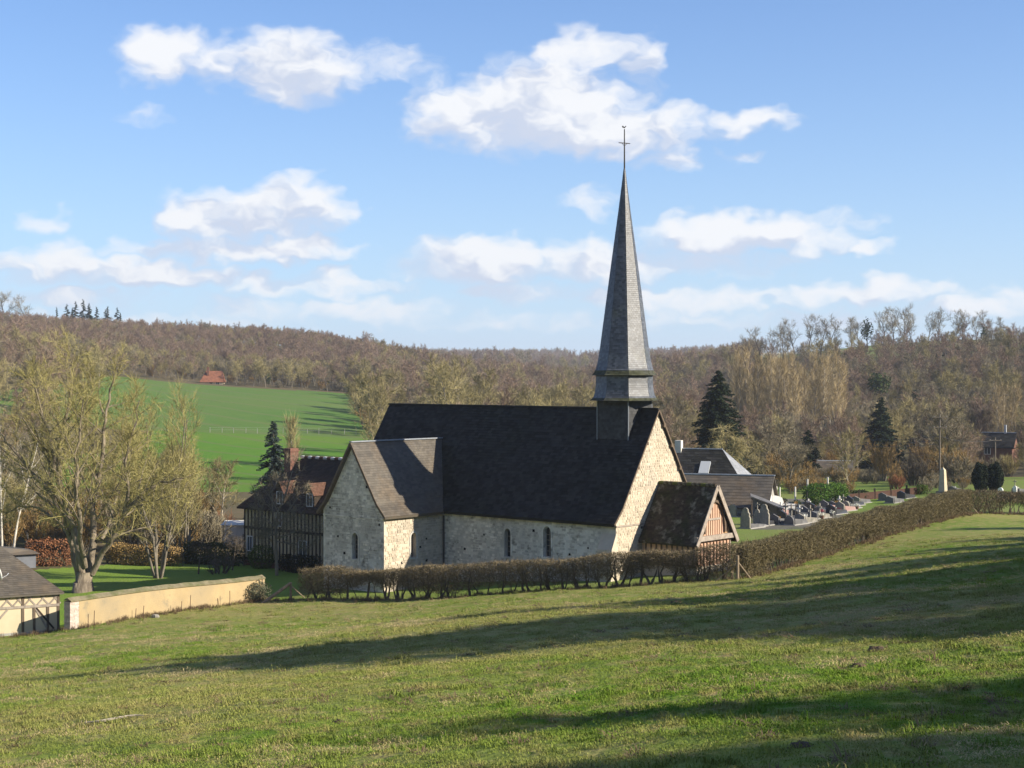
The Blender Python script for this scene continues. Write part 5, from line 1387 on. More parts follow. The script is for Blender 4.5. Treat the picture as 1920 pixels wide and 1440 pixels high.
# bare tree with pale upper branches before the presbytery
bd = 112.5; b = GD(519, bd)
t = Tree(41, (.35, .8), .016, 12, (9, 5), (48, 45), (.32, .5), (.2, .15), (.0, .06, .1), wob=(.06, .12, .18), spray=.6, tube_lev=1)
q0 = px_path(bd, [(519, 1080, 0), (518, 1040, 0), (517, 995, 0)]); t.wood.tube(np.vstack([q0[0] - [0, 0, .4], q0]), [.14, .125, .11, .09], 8)
for pts, r0 in (([(517, 995, 0), (511, 955, .2), (510, 920, .3), (521, 902, .4)], .075), ([(517, 995, 0), (520, 962, -.2), (535, 930, -.4), (546, 890, -.5), (553, 868, -.5)], .08), ([(520, 985, 0), (540, 960, .3), (556, 936, .6), (572, 922, .8)], .06),
                ([(518, 1010, 0), (545, 1000, -.6), (575, 990, -1.2), (598, 1000, -1.4)], .06), ([(517, 990, 0), (497, 970, .4), (480, 930, .8)], .055), ([(518, 1005, 0), (500, 995, -.6), (478, 985, -1.2)], .05), ([(518, 1015, 0), (548, 1020, .8), (580, 1025, 1.4)], .05), ([(517, 1000, 0), (505, 1005, 1.0), (490, 1010, 1.6)], .05), ([(518, 1003, 0), (530, 985, -1.0), (545, 975, -1.8)], .05)):
    q = px_path(bd, pts); q = np.concatenate([[q[0]]] + [np.linspace(q[i], q[i + 1], 4)[1:] for i in range(len(q) - 1)]); rr = r0 * np.linspace(1, .25, len(q)); L_ = np.linalg.norm(np.diff(q, axis=0), axis=1).sum()
    t.wood.tube(q, rr, 6); t.grow(q, rr, L_ * 1.2, 0, nc=9)
for mbx in (t.wood, t.tw):
    for v in mbx.v: v -= b
place_tree('bare_tree', 'bare garden tree with pale upper branches in front of the presbytery', 'tree', b, t, M['bark_grey'], M['tw_grey'])

# garden shrubs and small trees
for u, D, H, lb in ((372, 113, 2.3, 'small dark standard tree on the lawn nearest the willow'), (436, 116, 2.2, 'slim dark standard tree on the lawn beside the low spreading shrub')):
    tr = Tree(int(u), (.3, .6), .016, 14, (8, 5), (60, 45), (.5, .5), (.55, .2), (0, .05, .1), tube_lev=1, spray=.7); tr.branch((0, 0, -.2), (0, 0, 1), H, .07, 0)
    place_tree('standard_tree', lb, 'tree', GD(u, D), tr, M['bark_dark'], M['tw_dark'])
place_tree('spreading_shrub', 'low spreading many-stemmed dark shrub on the lawn', 'shrub', GD(411, 113.5), bush(51, 1.9, 9, 1.1, 12, .016, (.25, .5)), M['bark_dark'], M['tw_dark'])
e = empty('topiary_bush', GD(490, 118)); tag(e, 'round clipped green bush before the presbytery', 'bush')
leaf_shell(61, 2600, 1.05, 1.0, .92, .10, .18, lift=-.1).build('foliage', M['box'], e); mb = MB(); mb.tube([(0, 0, -.3), (0, 0, 1.0)], [.08, .04], 6); mb.build('stem', M['bark_dark'], e)
def block_hedge(name, label, cat, A, B, h, w, m, n, size, seed, stem=True):
    A, B = np.array(A), np.array(B); mid = .5 * (A[:2] + B[:2]); L_ = np.linalg.norm(B[:2] - A[:2]); e = empty(name, (mid[0], mid[1], gz(*mid)), math.atan2(B[1] - A[1], B[0] - A[0])); tag(e, label, cat)
    f = leaf_shell(seed, n, L_ / 2, w / 2, h / 2, size, .35, 1); V = f.v[0]; a = e.rotation_euler[2]
    V[:, 2] += ground(mid[0] + V[:, 0] * math.cos(a) - V[:, 1] * math.sin(a), mid[1] + V[:, 0] * math.sin(a) + V[:, 1] * math.cos(a)) - gz(*mid) - .05
    f.build('foliage', m, e)
    mb = MB(); r = np.random.default_rng(seed)
    for k in range(int(L_ / .8) + 1):
        x = -L_ / 2 + .3 + k * .8; mb = MB(); g0 = gz(mid[0] + x * math.cos(a), mid[1] + x * math.sin(a)) - gz(*mid); mb.tube([(x, 0, g0 - .2), (x + r.uniform(-.1, .1), r.uniform(-.1, .1), g0 + h * .8)], [.05, .02], 5); mb.build('stem', M['bark_dark'], e)
    return e
block_hedge('beech_hedge', 'russet-brown beech hedge along the back of the lawn', 'hedge', GD(195, 121), GD(338, 119), 1.6, 1.0, M['tw_ochre'], 5200, .14, 62)
block_hedge('garden_hedge', 'dark evergreen garden hedge in the shade left of the presbytery', 'hedge', GD(344, 121), GD(452, 119.5), 1.7, 1.2, M['ivy'], 5200, .14, 63)
block_hedge('garden_hedge', 'dark shrubs at the foot of the presbytery wall behind the bare tree', 'hedge', GD(532, 116.5), GD(592, 113.5), 1.3, 1.2, M['yew'], 3600, .12, 64)
block_hedge('russet_hedge', 'rust-brown hedge beside the cottage dormer under the willow', 'hedge', GD(52, 118), GD(132, 119), 2.0, 1.4, M['tw_rust'], 3600, .15, 65)
for u, D, H, lb in ((398, 135, 3.6, 'narrow dark green cypress left of the presbytery'),):
    place_tree('cypress', lb, 'tree', GD(u, D), conifer(66, H, .75, 16, 7, .22, .02, .1), M['bark_dark'], M['yew'])
place_tree('round_tree', 'pale olive round-headed tree above the small white-walled shed', 'tree', GD(418, 150), round_tree(67, 6.4, .10, 1.0, 22, .03, trunk=.85, t0=.2, up=.2, twig_len=(.4, .9)), M['bark_pale'], M['tw_olive'])
place_tree('rust_shrub', 'rust-leaved shrub beside the small white-walled shed', 'shrub', GD(403, 140), bush(68, 3.0, 9, .7, 14, .03, (.3, .7)), M['bark_dark'], M['tw_rust'])
place_tree('blue_fir', 'blue-green fir standing behind the presbytery chimney', 'tree', GD(513, 134), conifer(71, 10.6, 2.6, 30, 14, .42, .05, .42, .75), M['bark_dark'], M['blue_fir'])
place_tree('young_poplar', 'slim pale leafless poplar beside the blue-green fir', 'tree', GD(552, 160), poplar_tree(72, 10.0, .09, .03, 9, 26), M['bark_pale'], M['tw_olive'])
bl = ['white-trunked birch at the left edge of the picture above the cottage', 'slender white birch second from the left edge', 'leaning white birch between the left edge and the willow', 'short forked birch left of the willow trunk']
for k, (u, D, H) in enumerate(((2, 122, 11), (24, 127, 10), (50, 133, 9), (62, 140, 7))):
    tr = Tree(80 + k, (.4, .9), .02, 12, (16, 4), (38, 40), (.26, .5), (.3, .2), (0, .05, .0), wob=(.05, .1, .15), spray=.5, droop=.2); tr.branch((0, 0, -.3), (.08 * math.sin(k * 2), 0, 1), H, .11, 0)
    place_tree('birch_tree', bl[k], 'tree', GD(u, D), tr, M['bark_white'], M['tw_grey'])
# olive trees left of the nave roof
place_tree('valley_tree', 'broad olive leafless tree behind the left end of the nave roof', 'tree', GD(712, 215), round_tree(91, 11.5, .2, 1.1, 26, .04, (12, 7), t0=.15, up=.2), M['bark_grey'], M['tw_olive'])
place_tree('valley_tree', 'taller ochre leafless tree right behind the broad olive one at the nave roof', 'tree', GD(742, 240), round_tree(92, 13.5, .2, 1.0, 26, .045, (12, 7), t0=.2, up=.25, ang=40), M['bark_grey'], M['tw_olive'])
for i_, (x_, y_, h_) in enumerate(((-9, 232, 14.5), (-6, 247, 14), (-10, 262, 14.5), (-5, 276, 13))):
    place_tree('valley_tree', ('first', 'second', 'third', 'fourth')[i_] + ' of the tall leafless trees behind the middle of the nave roof', 'tree', (x_, y_, gz(x_, y_)), round_tree(95 + i_, h_, .2, 1.0, 30, .045, (12, 7), t0=.2, up=.2), M['bark_grey'], M['tw_olive'])
place_tree('ivied_pole_tree', 'narrow dark ivy-clad trunk standing above the nave ridge', 'tree', GD(826, 240), (lambda t_: (t_.wood, leaf_shell(93, 500, .55, .55, 3.6, .4, .9, lift=4)))(round_tree(94, 12.5, .16, .5, 6, .04)), M['bark_dark'], M['ivy'])

# conifers beyond the cemetery
place_tree('spruce_tree', 'large dark spruce towering behind the slate-roofed houses', 'tree', GD(1348, 184), conifer(101, 13.0, 4.3, 36, 20, .55, .03, .3, .6), M['bark_dark'], M['spruce'])
place_tree('spruce_tree', 'dark conical spruce left of the tall utility pole', 'tree', GD(1652, 232), conifer(102, 10.4, 3.7, 26, 14, .6, .03, .32, .68), M['bark_dark'], M['spruce'])
place_tree('spruce_tree', 'small round-shouldered spruce high on the wooded slope', 'tree', GD(1715, 300), conifer(103, 9.0, 3.3, 20, 12, .6, .05, .3, .65), M['bark_dark'], M['spruce'])
place_tree('pine_tree', 'dark green pine showing above the dark conical spruce', 'tree', GD(1648, 330), (round_tree(104, 9, .15, .7, 2).wood, leaf_shell(105, 900, 2.6, 2.4, 2.2, .5, .8, lift=6.0)), M['bark_dark'], M['ivy'])
place_tree('slim_conifer', 'slim dark conifer beside the bungalow chimney', 'tree', GD(1515, 200), conifer(106, 6.0, 2.1, 24, 12, .4, .02, .2, .62), M['bark_dark'], M['yew'])
place_tree('weeping_tree', 'drooping ochre-twigged tree before the large spruce', 'tree', GD(1392, 176), (lambda t_: (t_.branch((0, 0, -.3), (0, 0, 1), 5.2, .16, 0), t_)[1])(Tree(107, (.6, 1.3), .03, 22, (12, 6), (58, 50), (.55, .5), (.3, .2), (0, .02, -.1), droop=.55, spray=.6)), M['bark_dark'], M['tw_olive'])
place_tree('weeping_tree', 'drooping ochre-twigged tree just behind the zinc-edged hipped roof', 'tree', GD(1352, 170), (lambda t_: (t_.branch((0, 0, -.3), (0, 0, 1), 5.8, .16, 0), t_)[1])(Tree(108, (.6, 1.3), .03, 22, (12, 6), (52, 50), (.55, .5), (.3, .2), (0, .03, -.1), droop=.45, spray=.6)), M['bark_dark'], M['tw_olive'])
place_tree('golden_shrub', 'golden-ochre shrub below the dark conical spruce', 'shrub', GD(1655, 190), bush(109, 5.2, 14, .6, 20, .035, (.4, .9)), M['bark_grey'], M['tw_ochre'])
place_tree('dark_shrub', 'wide dark leafless shrub left of the obelisk', 'shrub', GD(1712, 176), bush(110, 3.6, 16, 1.1, 20, .03, (.4, .8)), M['bark_dark'], M['tw_dark'])
place_tree('rust_shrub', 'rust-brown shrub on the grass left of the obelisk', 'shrub', GD(1682, 171), bush(111, 1.7, 10, 1.1, 16, .03, (.3, .6)), M['bark_dark'], M['tw_rust'])
place_tree('orchard_tree', 'leafless rounded tree behind the laurel hedge', 'tree', GD(1592, 168), round_tree(112, 6.2, .12, 1.1, 22, .03, t0=.2, twig_len=(.4, .9)), M['bark_grey'], M['tw_olive'])
place_tree('orchard_tree', 'leafless rounded tree at the left of the bungalow roof', 'tree', GD(1480, 172), round_tree(113, 5.0, .12, 1.1, 22, .03, t0=.2, twig_len=(.4, .9)), M['bark_grey'], M['tw_grey'])
place_tree('hazel_bush', 'brown leafless bush hiding the foot of the red brick house', 'bush', GD(1850, 205), bush(116, 3.0, 12, .9, 18, .035, (.4, .8)), M['bark_dark'], M['tw_grey'])
place_tree('hazel_bush', 'second brown leafless bush before the red brick house', 'bush', GD(1890, 208), bush(117, 3.2, 12, .9, 18, .035, (.4, .8)), M['bark_dark'], M['tw_olive'])
place_tree('ivied_tree', 'ivy-clad forked tree in the wood above the utility pole', 'tree', GD(1790, 262), (round_tree(114, 11, .2, .9, 8).wood, leaf_shell(115, 700, 1.7, 1.5, 3.0, .45, .8, lift=2.5)), M['bark_dark'], M['ivy'])

# poplar plantation
pp = [poplar_tree(200 + k, 16.4, .14, .030, 11, 30) for k in range(3)]
pr_objs = []
lab_p = 'tall pale-trunked leafless poplar in the plantation behind the large spruce'
r = np.random.default_rng(77)
spots = []
for row, D in enumerate((262, 276, 290, 304, 320)):
    for c in range(6):
        u = 1385 + c * 35 + (row % 2) * 17 + r.uniform(-5, 5)
        if 1380 < u < 1590: spots.append((u, D + r.uniform(-3, 3)))
for k in range(3):
    pr_objs.append(place_tree('poplar_tree', lab_p, 'tree', GD(*spots[k]), pp[k], M['bark_pale'], M['tw_poplar'], group='poplars of the plantation'))
for i, (u, D) in enumerate(spots[3:]):
    g_ = GD(u, D); copies(pr_objs[i % 3], [(g_[0], g_[1], g_[2], r.uniform(0, 6.28), (1.1, 1.1, 1.0 * r.uniform(.74, 1.08)))])
# tall trunks with bare crowns at the right edge of the wood
for i, (u, D) in enumerate(((1870, 245), (1880, 250), (1893, 247))):
    g_ = GD(u, D); c = copy_tree(pr_objs[i]); c.location = g_; c.scale = (.9, .9, .72); c['label'] = ('straight pale poplar left of the pair above the brick house', 'middle pale poplar above the brick house', 'right-hand pale poplar above the brick house')[i]; c['group'] = 'poplars above the brick house'
# skyline trees on the right hill
sk = [round_tree(300 + k, 9.5, .17, .95, 16, .032, (10, 6), t0=.36, up=.10) for k in range(3)]
lab_s = 'open-crowned leafless tree on the skyline of the right hill'
so = []
for i, (u, D, s_) in enumerate(((1402, 500, 1.15), (1424, 505, 1.3), (1446, 500, 1.1), (1470, 500, 1.25), (1492, 506, 1.3), (1516, 500, 1.35), (1538, 503, 1.25), (1556, 498, 1.1), (1598, 498, 1.1), (1612, 503, 1.0), (1655, 500, 1.2), (1674, 498, 1.3), (1694, 504, 1.35), (1712, 498, 1.1), (1742, 500, 1.05), (1758, 497, 1.15), (1790, 500, .95), (1806, 503, 1.05), (1832, 500, .9), (1852, 498, 1.0), (1874, 503, .8))):
    g_ = GD(u, D)
    if i < 3: so.append(place_tree('skyline_tree', lab_s, 'tree', g_, sk[i], M['bark_dark'], M['tw_grey'], group='trees on the right skyline', sc=s_))
    else: copies(so[i % 3], [(g_[0], g_[1], g_[2], i * 1.3, s_)])
place_tree('ivied_skyline_tree', 'dark ivy-covered tree on the skyline of the right hill', 'tree', GD(1626, 500), (round_tree(310, 10, .2, .7, 5).wood, leaf_shell(311, 420, 2.0, 2.0, 3.6, .6, .8, lift=3.5)), M['bark_dark'], M['ivy'])
# far skyline trees in the valley gap
for i, (u, s_) in enumerate(((912, .95), (928, 1.05), (940, 1.1), (949, 1.0), (966, 1.1), (984, .9), (996, .85))):
    g_ = GD(u, 985); c = copy_tree(so[i % 3]); c.location = g_ ; c.scale = (.9 * s_,) * 3; c['label'] = 'tiny leafless tree on the far skyline left of the spire'; c['group'] = 'trees on the far skyline'
# left skyline: spruces and two bare trees
sp = None
for i, (u, s_) in enumerate(((106, .85), (121, 1.1), (127, .95), (140, 1.1), (150, 1.15), (157, 1.0), (166, 1.1), (174, 1.05), (187, .95), (199, 1.0), (212, .95), (225, .75), (241, .65))):
    g_ = GD(u, 700)
    if sp is None: sp = place_tree('skyline_spruce', 'small dark spruce in the row on the left skyline', 'tree', g_, conifer(320, 13.5, 2.5, 16, 7, .7), M['bark_dark'], M['spruce'], group='spruces on the left skyline', sc=s_)
    else: copies(sp, [(g_[0], g_[1] + (i * 37 % 11), g_[2], i * 1.7, (1.35 * s_, 1.35 * s_, s_ * (.85 + .04 * (i * 7 % 6))))])
for i, (u, s_, lb) in enumerate(((10, 1.75, 'tall leafless tree on the skyline at the left edge'), (48, 1.5, 'sparse leafless tree on the skyline left of the spruces'))):
    g_ = GD(u, 690); c = copy_tree(so[i]); c.location = g_; c.scale = (s_,) * 3; c['label'] = lb; c['group'] = 'bare trees on the left skyline'

# tall trees beside the pasture, outside the picture, whose shadows lie across it
SH = [(27, 31.7, 15.5), (33, 33, 12), (31.5, 38, 13), (36, 41, 13), (35, 46, 13), (41, 47, 13), (40, 54, 13), (44, 57, 13), (43, 62, 12), (49, 64, 13), (47, 69, 13), (53, 73, 12), (53, 80, 13), (59, 84, 12), (58, 91, 13), (65, 96, 12), (63, 103, 12), (69, 113, 12), (75, 127, 12), (33, 20, 10.5), (35, 25, 11.5), (34, 28.5, 12), (39, 30, 12), (39, 23, 11)]
st = [(lambda t_: (t_.wood, t_.tw))(round_tree(330 + k, 12, .30, 1.0, 46, .10, (14, 9), t0=.16)) for k in range(2)]
base_t = []
SH += [(36, 17.5, 11), (30.5, 24.5, 10), (38, 8.0, 15.5), (45, 2.0, 14.5), (34, 3.6, 13.5), (40, -1.5, 13)]
for i, (x, y, H) in enumerate(SH):
    g_ = (x, y, gz(x, y)); s_ = H / 12.5; lb = 'tall leafless tree beside the pasture, outside the picture on the right'
    if i < 2: base_t.append(place_tree('pasture_tree', lb, 'tree', g_, st[i], M['bark_grey'], M['tw_grey'], sc=s_, group='trees beside the pasture'))
    else: copies(base_t[i % 2], [(*g_, i * 2.1, s_ if i < len(SH) - 4 else (s_ * .72, s_ * .72, s_))])

# ------------------------------------------------------------------ hedges round the churchyard
M['hedge_tw'] = twig('hornbeam_twigs', (.19, .15, .09), (.145, .115, .066), inst=0, isl=.8)
M['hedge_leaf'] = mat('hedge_leaves', (.14, .105, .055), (.085, .090, .038), scale=2.5, island=.8, transl=.25)
M['hedge_brown'] = twig('hornbeam_twigs_brown', (.175, .142, .076), (.13, .108, .054), inst=0, isl=.7)


def twig_hedge(name, label, path, h, w, per_m, m_tw, seed, bottom=.35, leaves=.4, wave=.10, m_leaf=None):
    r = np.random.default_rng(seed); path = np.array(path, float)
    seg = np.linalg.norm(np.diff(path, axis=0), axis=1); cum = np.concatenate([[0], np.cumsum(seg)]); L_ = cum[-1]
    at = lambda s_: np.stack([np.interp(s_, cum, path[:, 0]), np.interp(s_, cum, path[:, 1])], -1)
    o = at(np.array([0.]))[0]; org = np.array([o[0], o[1], gz(*o)])
    e = empty(name, org); tag(e, label, 'hedge')
    n_s = int(L_ / .62)
    for k in range(n_s):       # one clump of stems per planted bush
        s0 = (k + .5 + r.uniform(-.3, .3)) * L_ / n_s; c = at(np.array([s0]))[0]; z = gz(*c); dv = unit(at(np.array([min(L_, s0 + .3)]))[0] - at(np.array([max(0, s0 - .3)]))[0])
        mb = MB()
        for _ in range(r.integers(1, 4)):
            a = r.normal(0, .2); bq = r.normal(0, .12); q = np.array([[c[0], c[1], z - .15], [c[0] + dv[0] * (a * .5 + r.normal(0, .06)), c[1] + dv[1] * (a * .5 + r.normal(0, .06)), z + .25], [c[0] + dv[0] * (a + r.normal(0, .08)), c[1] + dv[1] * (a + r.normal(0, .08)), z + .6], [c[0] + dv[0] * a * 1.6 - dv[1] * bq, c[1] + dv[1] * a * 1.6 + dv[0] * bq, z + h * r.uniform(.6, .92)]])
            mb.tube(q - org, np.array([.05, .042, .03, .012]) * r.uniform(.5, 1.9), 5)
        mb.build('stem', M['bark_dark'], e)
    n = int(L_ * per_m); s_ = r.random(n) * L_; c = at(s_); dv = at(np.minimum(L_, s_ + .2)) - at(np.maximum(0, s_ - .2)); dv /= np.linalg.norm(dv, axis=1)[:, None]
    bush_ph = np.abs(((s_ / (L_ / n_s)) % 1) - .5) * 2          # 0 at bush centre, 1 between bushes
    top = h * (1 + wave * vnoise(s_ / 2.2, s_ * 0 + seed, 3) * 2 + .03 * vnoise(s_ / .5, s_ * 0, 8))
    lo = bottom + .30 * bush_ph + 1.25 * (vnoise(s_ / 2.3, s_ * 0 + 3, 4) + .02) + .3 * vnoise(s_ / .5, s_ * 0 + 7, 4)
    lo = np.clip(lo, .08, h * .6)
    zz = lo + (top - lo) * r.random(n) ** .85
    wd = w / 2 * (1 - .25 * np.maximum(0, .7 - zz / h)); off = r.uniform(-1, 1, n); off = np.sign(off) * np.abs(off) ** .7 * wd
    p = np.stack([c[:, 0] - dv[:, 1] * off, c[:, 1] + dv[:, 0] * off, ground(c[:, 0], c[:, 1]) + zz], -1) - org
    d = r.normal(0, .7, (n, 3)); d[:, 2] += .55; d /= np.linalg.norm(d, axis=1)[:, None]
    Lw = r.uniform(.16, .42, n)[:, None]; side = np.cross(d, r.normal(0, 1, (n, 3))); side /= np.linalg.norm(side, axis=1)[:, None]; side *= .0115
    lim = (top - zz)[:, None]; tip = p + d * Lw; tip[:, 2] = np.minimum(tip[:, 2], p[:, 2] + np.maximum(lim[:, 0], .03))
    f = MB(); f.tris(p - side, p + side, tip); q = p + (tip - p) * .4; e2 = d + r.normal(0, .7, (n, 3)); f.tris(q - side * .7, q + side * .7, q + e2 * Lw * .45)
    f.build('twigs', m_tw, e, kind='stuff')
    k = int(n * leaves); sel = r.choice(n, k, replace=False); pl = p[sel] + r.normal(0, .05, (k, 3)); a = r.normal(0, 1, (k, 3)); a /= np.linalg.norm(a, axis=1)[:, None]; bq = np.cross(a, r.normal(0, 1, (k, 3))); bq /= np.linalg.norm(bq, axis=1)[:, None]
    lf = MB(); lf.quads(pl - a * .035, pl + bq * .022, pl + a * .035, pl - bq * .022); lf.build('leaves', m_leaf or M['hedge_leaf'], e, kind='stuff')
    return e


twig_hedge('hedge', 'long clipped twiggy hedge in front of the church with stems showing below', [(-12.7, 96.6), (-8, 94.2), (-3.3, 91.3), (1.5, 89.4), (5.6, 87.9), (9.2, 86.3), (12.0, 85.2)], 1.80, 1.0, 1150, M['hedge_tw'], 401, bottom=.12, wave=.13)
twig_hedge('hedge', 'dense brown hedge rising along the cemetery to the far corner', [(12.2, 85.4), (17, 94.2), (22.4, 104.6), (29, 116.5), (36.8, 129.4)], 1.88, 1.0, 1500, M['hedge_brown'], 402, bottom=.05, leaves=.6, wave=.11)
twig_hedge('hedge', 'dark shaded hedge at the top corner of the pasture under the yews', [(37.1, 129.8), (43, 132.6), (50, 134.8), (60, 137)], 1.9, 1.1, 1000, M['hedge_tw'], 403, bottom=.05, leaves=1.0, wave=.04, m_leaf=M['yew'])
M['ivy_grey'] = mat('grey_ivy', (.10, .11, .065), (.14, .14, .09), scale=2, island=.6, transl=.2)
# climbing evergreen at the end of the garden wall
mbx = leaf_shell(410, 1500, 1.0, .45, .62, .10, .6); e = empty('ivy_bush', (-15.5, 97.9, gz(-15.5, 97.9)), R(56)); tag(e, 'greyish ivy bush over the end of the ochre wall', 'bush'); mbx.build('foliage', M['ivy_grey'], e); mb = MB(); mb.tube([(0, 0, -.3), (.1, 0, .7)], [.05, .02], 5); mb.build('stem', M['bark_dark'], e)

# ------------------------------------------------------------------ fence posts and stakes
def post(name, label, loc, h, r_, group=None, lean=(0, 0), struts=(), m='wood_post', cat='post'):
    e = empty(name, loc); tag(e, label, cat, group)
    mb = MB(); mb.tube([(0, 0, -.4), (lean[0] * .5, lean[1] * .5, h * .5), (lean[0], lean[1], h)], [r_, r_ * .96, r_ * .92], 8); mb.poly([(lean[0] + r_ * .9 * math.cos(a), lean[1] + r_ * .9 * math.sin(a), h - .002) for a in np.arange(8) * math.pi / 4]); mb.build('post', M[m], e)
    for (dx, dy, hh, rr) in struts:
        mb = MB(); z = gz(loc[0] + dx, loc[1] + dy) - loc[2]; mb.tube([(dx, dy, z - .1), (lean[0] * .8, lean[1] * .8, hh)], rr, 6); mb.build('strut', M[m], e)
    return e
g_ = G(1383, 1087); post('fence_post', 'stout corner fence post with two struts where the hedge turns by the porch', g_, 1.28, .085, struts=((.8, .3, .95, .045), (-1.3, .3, .85, .03)))
g_ = G(1812, 963); post('fence_post', 'grey corner post with two struts below the far dark hedge', g_, 1.35, .08, struts=((-.75, -.2, 1.15, .06), (1.0, -.1, 1.1, .05)))
g_ = G(545, 1126); post('fence_post', 'short post with a long leaning log at the end of the ochre wall', g_, 1.05, .075, struts=((-1.75, -.5, 1.0, .10), (.9, .3, .85, .035)))
g_ = G(492, 1126); post('fence_stake', 'thin upright stake against the end of the ochre wall', g_, 1.45, .03, cat='stake')
for i, (u, v, h, w_) in enumerate(((165, 1179, .85, 'first'), (176, 1177, 1.0, 'second'), (254, 1156, .55, 'third'), (268, 1158, .75, 'fourth'), (340, 1144, .6, 'fifth'), (356, 1144, .95, 'sixth'), (410, 1133, .45, 'seventh'), (431, 1133, .9, 'eighth'))):
    post('fence_stake', f'{w_} thin rusty fence stake along the ochre wall counted from the cottage', G(u, v + 4), h, .018, 'stakes along the ochre wall', (random.uniform(-.06, .06), 0), m='rust', cat='stake')
for i, (u, v, h, w_) in enumerate(((1448, 1062, 1.2, 'lowest'), (1545, 1040, 1.15, 'second'), (1631, 1012, 1.25, 'third'), (1664, 1002, 1.2, 'fourth'), (1696, 992, 1.0, 'fifth'), (1727, 985, 1.35, 'highest'))):
    post('fence_post', f'{w_} of the thin posts along the brown cemetery hedge', G(u, v), h, .05, 'posts along the cemetery hedge')
for i in range(13):
    u = 392 + i * 23; D = 291 + i * .9; g_ = GD(u, D); post('field_post', 'small pale post of the fence below the crop field', g_ + [0, random.uniform(-1, 1), 0], random.uniform(.85, 1.15), .04, 'posts of the field fence', m='concrete')
cb = MB(); pts = np.array([GD(392 + i * 23, 291 + i * .9) for i in range(13)])
for z in (.6, 1.0): cb.tube(pts + [0, 0, z], .006, 4)
o = cb.build('fence_wire', M['zinc'], kind=None); tag(o, 'thin wire of the pale-posted fence below the crop field', 'wire')

# ------------------------------------------------------------------ utility poles and lines
def upole(label, u, D, h, arms=1, m='pole_wood'):
    e = empty('utility_pole', GD(u, D)); tag(e, label, 'utility pole')
    mb = MB(); mb.tube([(0, 0, -.6), (0, 0, h)], [.12, .08], 8); mb.build('pole', M[m], e)
    for a in range(arms):
        z = h - .35 - a * 1.1; mb = MB(); mb.beam((-.75, -.12, z), (.75, -.12, z), .10, .10); ar = mb.build('crossarm', M['pole_wood'], e)
        for x in (-.65, 0, .65): mb = MB(); mb.lathe([(.02, z + .05), (.045, z + .07), (.04, z + .12), (.01, z + .15)], 7, cx=x, cy=-.12); mb.build('insulator', M['concrete'], ar)
    return e
for k, (lb, u, D, h) in enumerate((('tall wooden utility pole behind the obelisk', 1762, 172, 7.8), ('wooden utility pole among the trees below the poplars', 1478, 225, 6.2), ('thin utility pole before the brick house', 1866, 195, 5.0))): upole(lb, u, D, h, 2 if k == 0 else 1)
def line(label, A, B, sag, r_=.02):
    t_ = np.linspace(0, 1, 17); A, B = np.array(A), np.array(B); p_ = A + t_[:, None] * (B - A); p_[:, 2] -= sag * 4 * t_ * (1 - t_); mb = MB(); mb.tube(p_, r_, 4); o = mb.build('power_line', M['iron']); tag(o, label, 'cable', 'power lines')
top1, top2, top3 = GD(1762, 172) + [0, 0, 5.0], GD(1478, 225) + [0, 0, 5.8], GD(1866, 195) + [0, 0, 4.7]
for k in range(3):
    line(('upper', 'middle', 'lower')[k] + ' power line between the two wooden poles left of the obelisk', top1 + [0, 0, .4 - .4 * k], top2 + [0, 0, .2 - .4 * k], 1.0)
line('power line from the tall pole to the thin pole at the right', top1 + [0, 0, .4], top3, .4)

# ------------------------------------------------------------------ cemetery
def stele(mb, w_, h_, d_, kind=0):
    if kind == 0:     # scrolled shoulders
        pr = [(-w_ / 2, 0), (w_ / 2, 0), (w_ / 2, h_ * .52), (w_ * .40, h_ * .60), (w_ * .44, h_ * .70), (w_ * .30, h_ * .80), (w_ * .27, h_ * .92), (w_ * .12, h_), (-w_ * .12, h_), (-w_ * .27, h_ * .92), (-w_ * .30, h_ * .80), (-w_ * .44, h_ * .70), (-w_ * .40, h_ * .60), (-w_ / 2, h_ * .52)]
    elif kind == 1:   # round head
        pr = [(-w_ / 2, 0), (w_ / 2, 0)] + [(w_ / 2 * math.cos(a), h_ - w_ / 2 + w_ / 2 * math.sin(a)) for a in np.linspace(0, math.pi, 9)]
    else:             # sloping modern top
        pr = [(-w_ / 2, 0), (w_ / 2, 0), (w_ / 2, h_ * .8), (w_ * .1, h_), (-w_ / 2, h_ * .7)]
    mb.prism([(-d_ / 2, x, z) for x, z in pr], None, (d_, 0, 0))
def cross_(mb, h_, w_=.42, t_=.06):
    mb.box((-t_ / 2, -t_ / 2, -.05), (t_ / 2, t_ / 2, h_)); mb.box((-t_ / 2 + .002, -w_ / 2, h_ * .66), (t_ / 2 - .002, w_ / 2, h_ * .66 + t_))
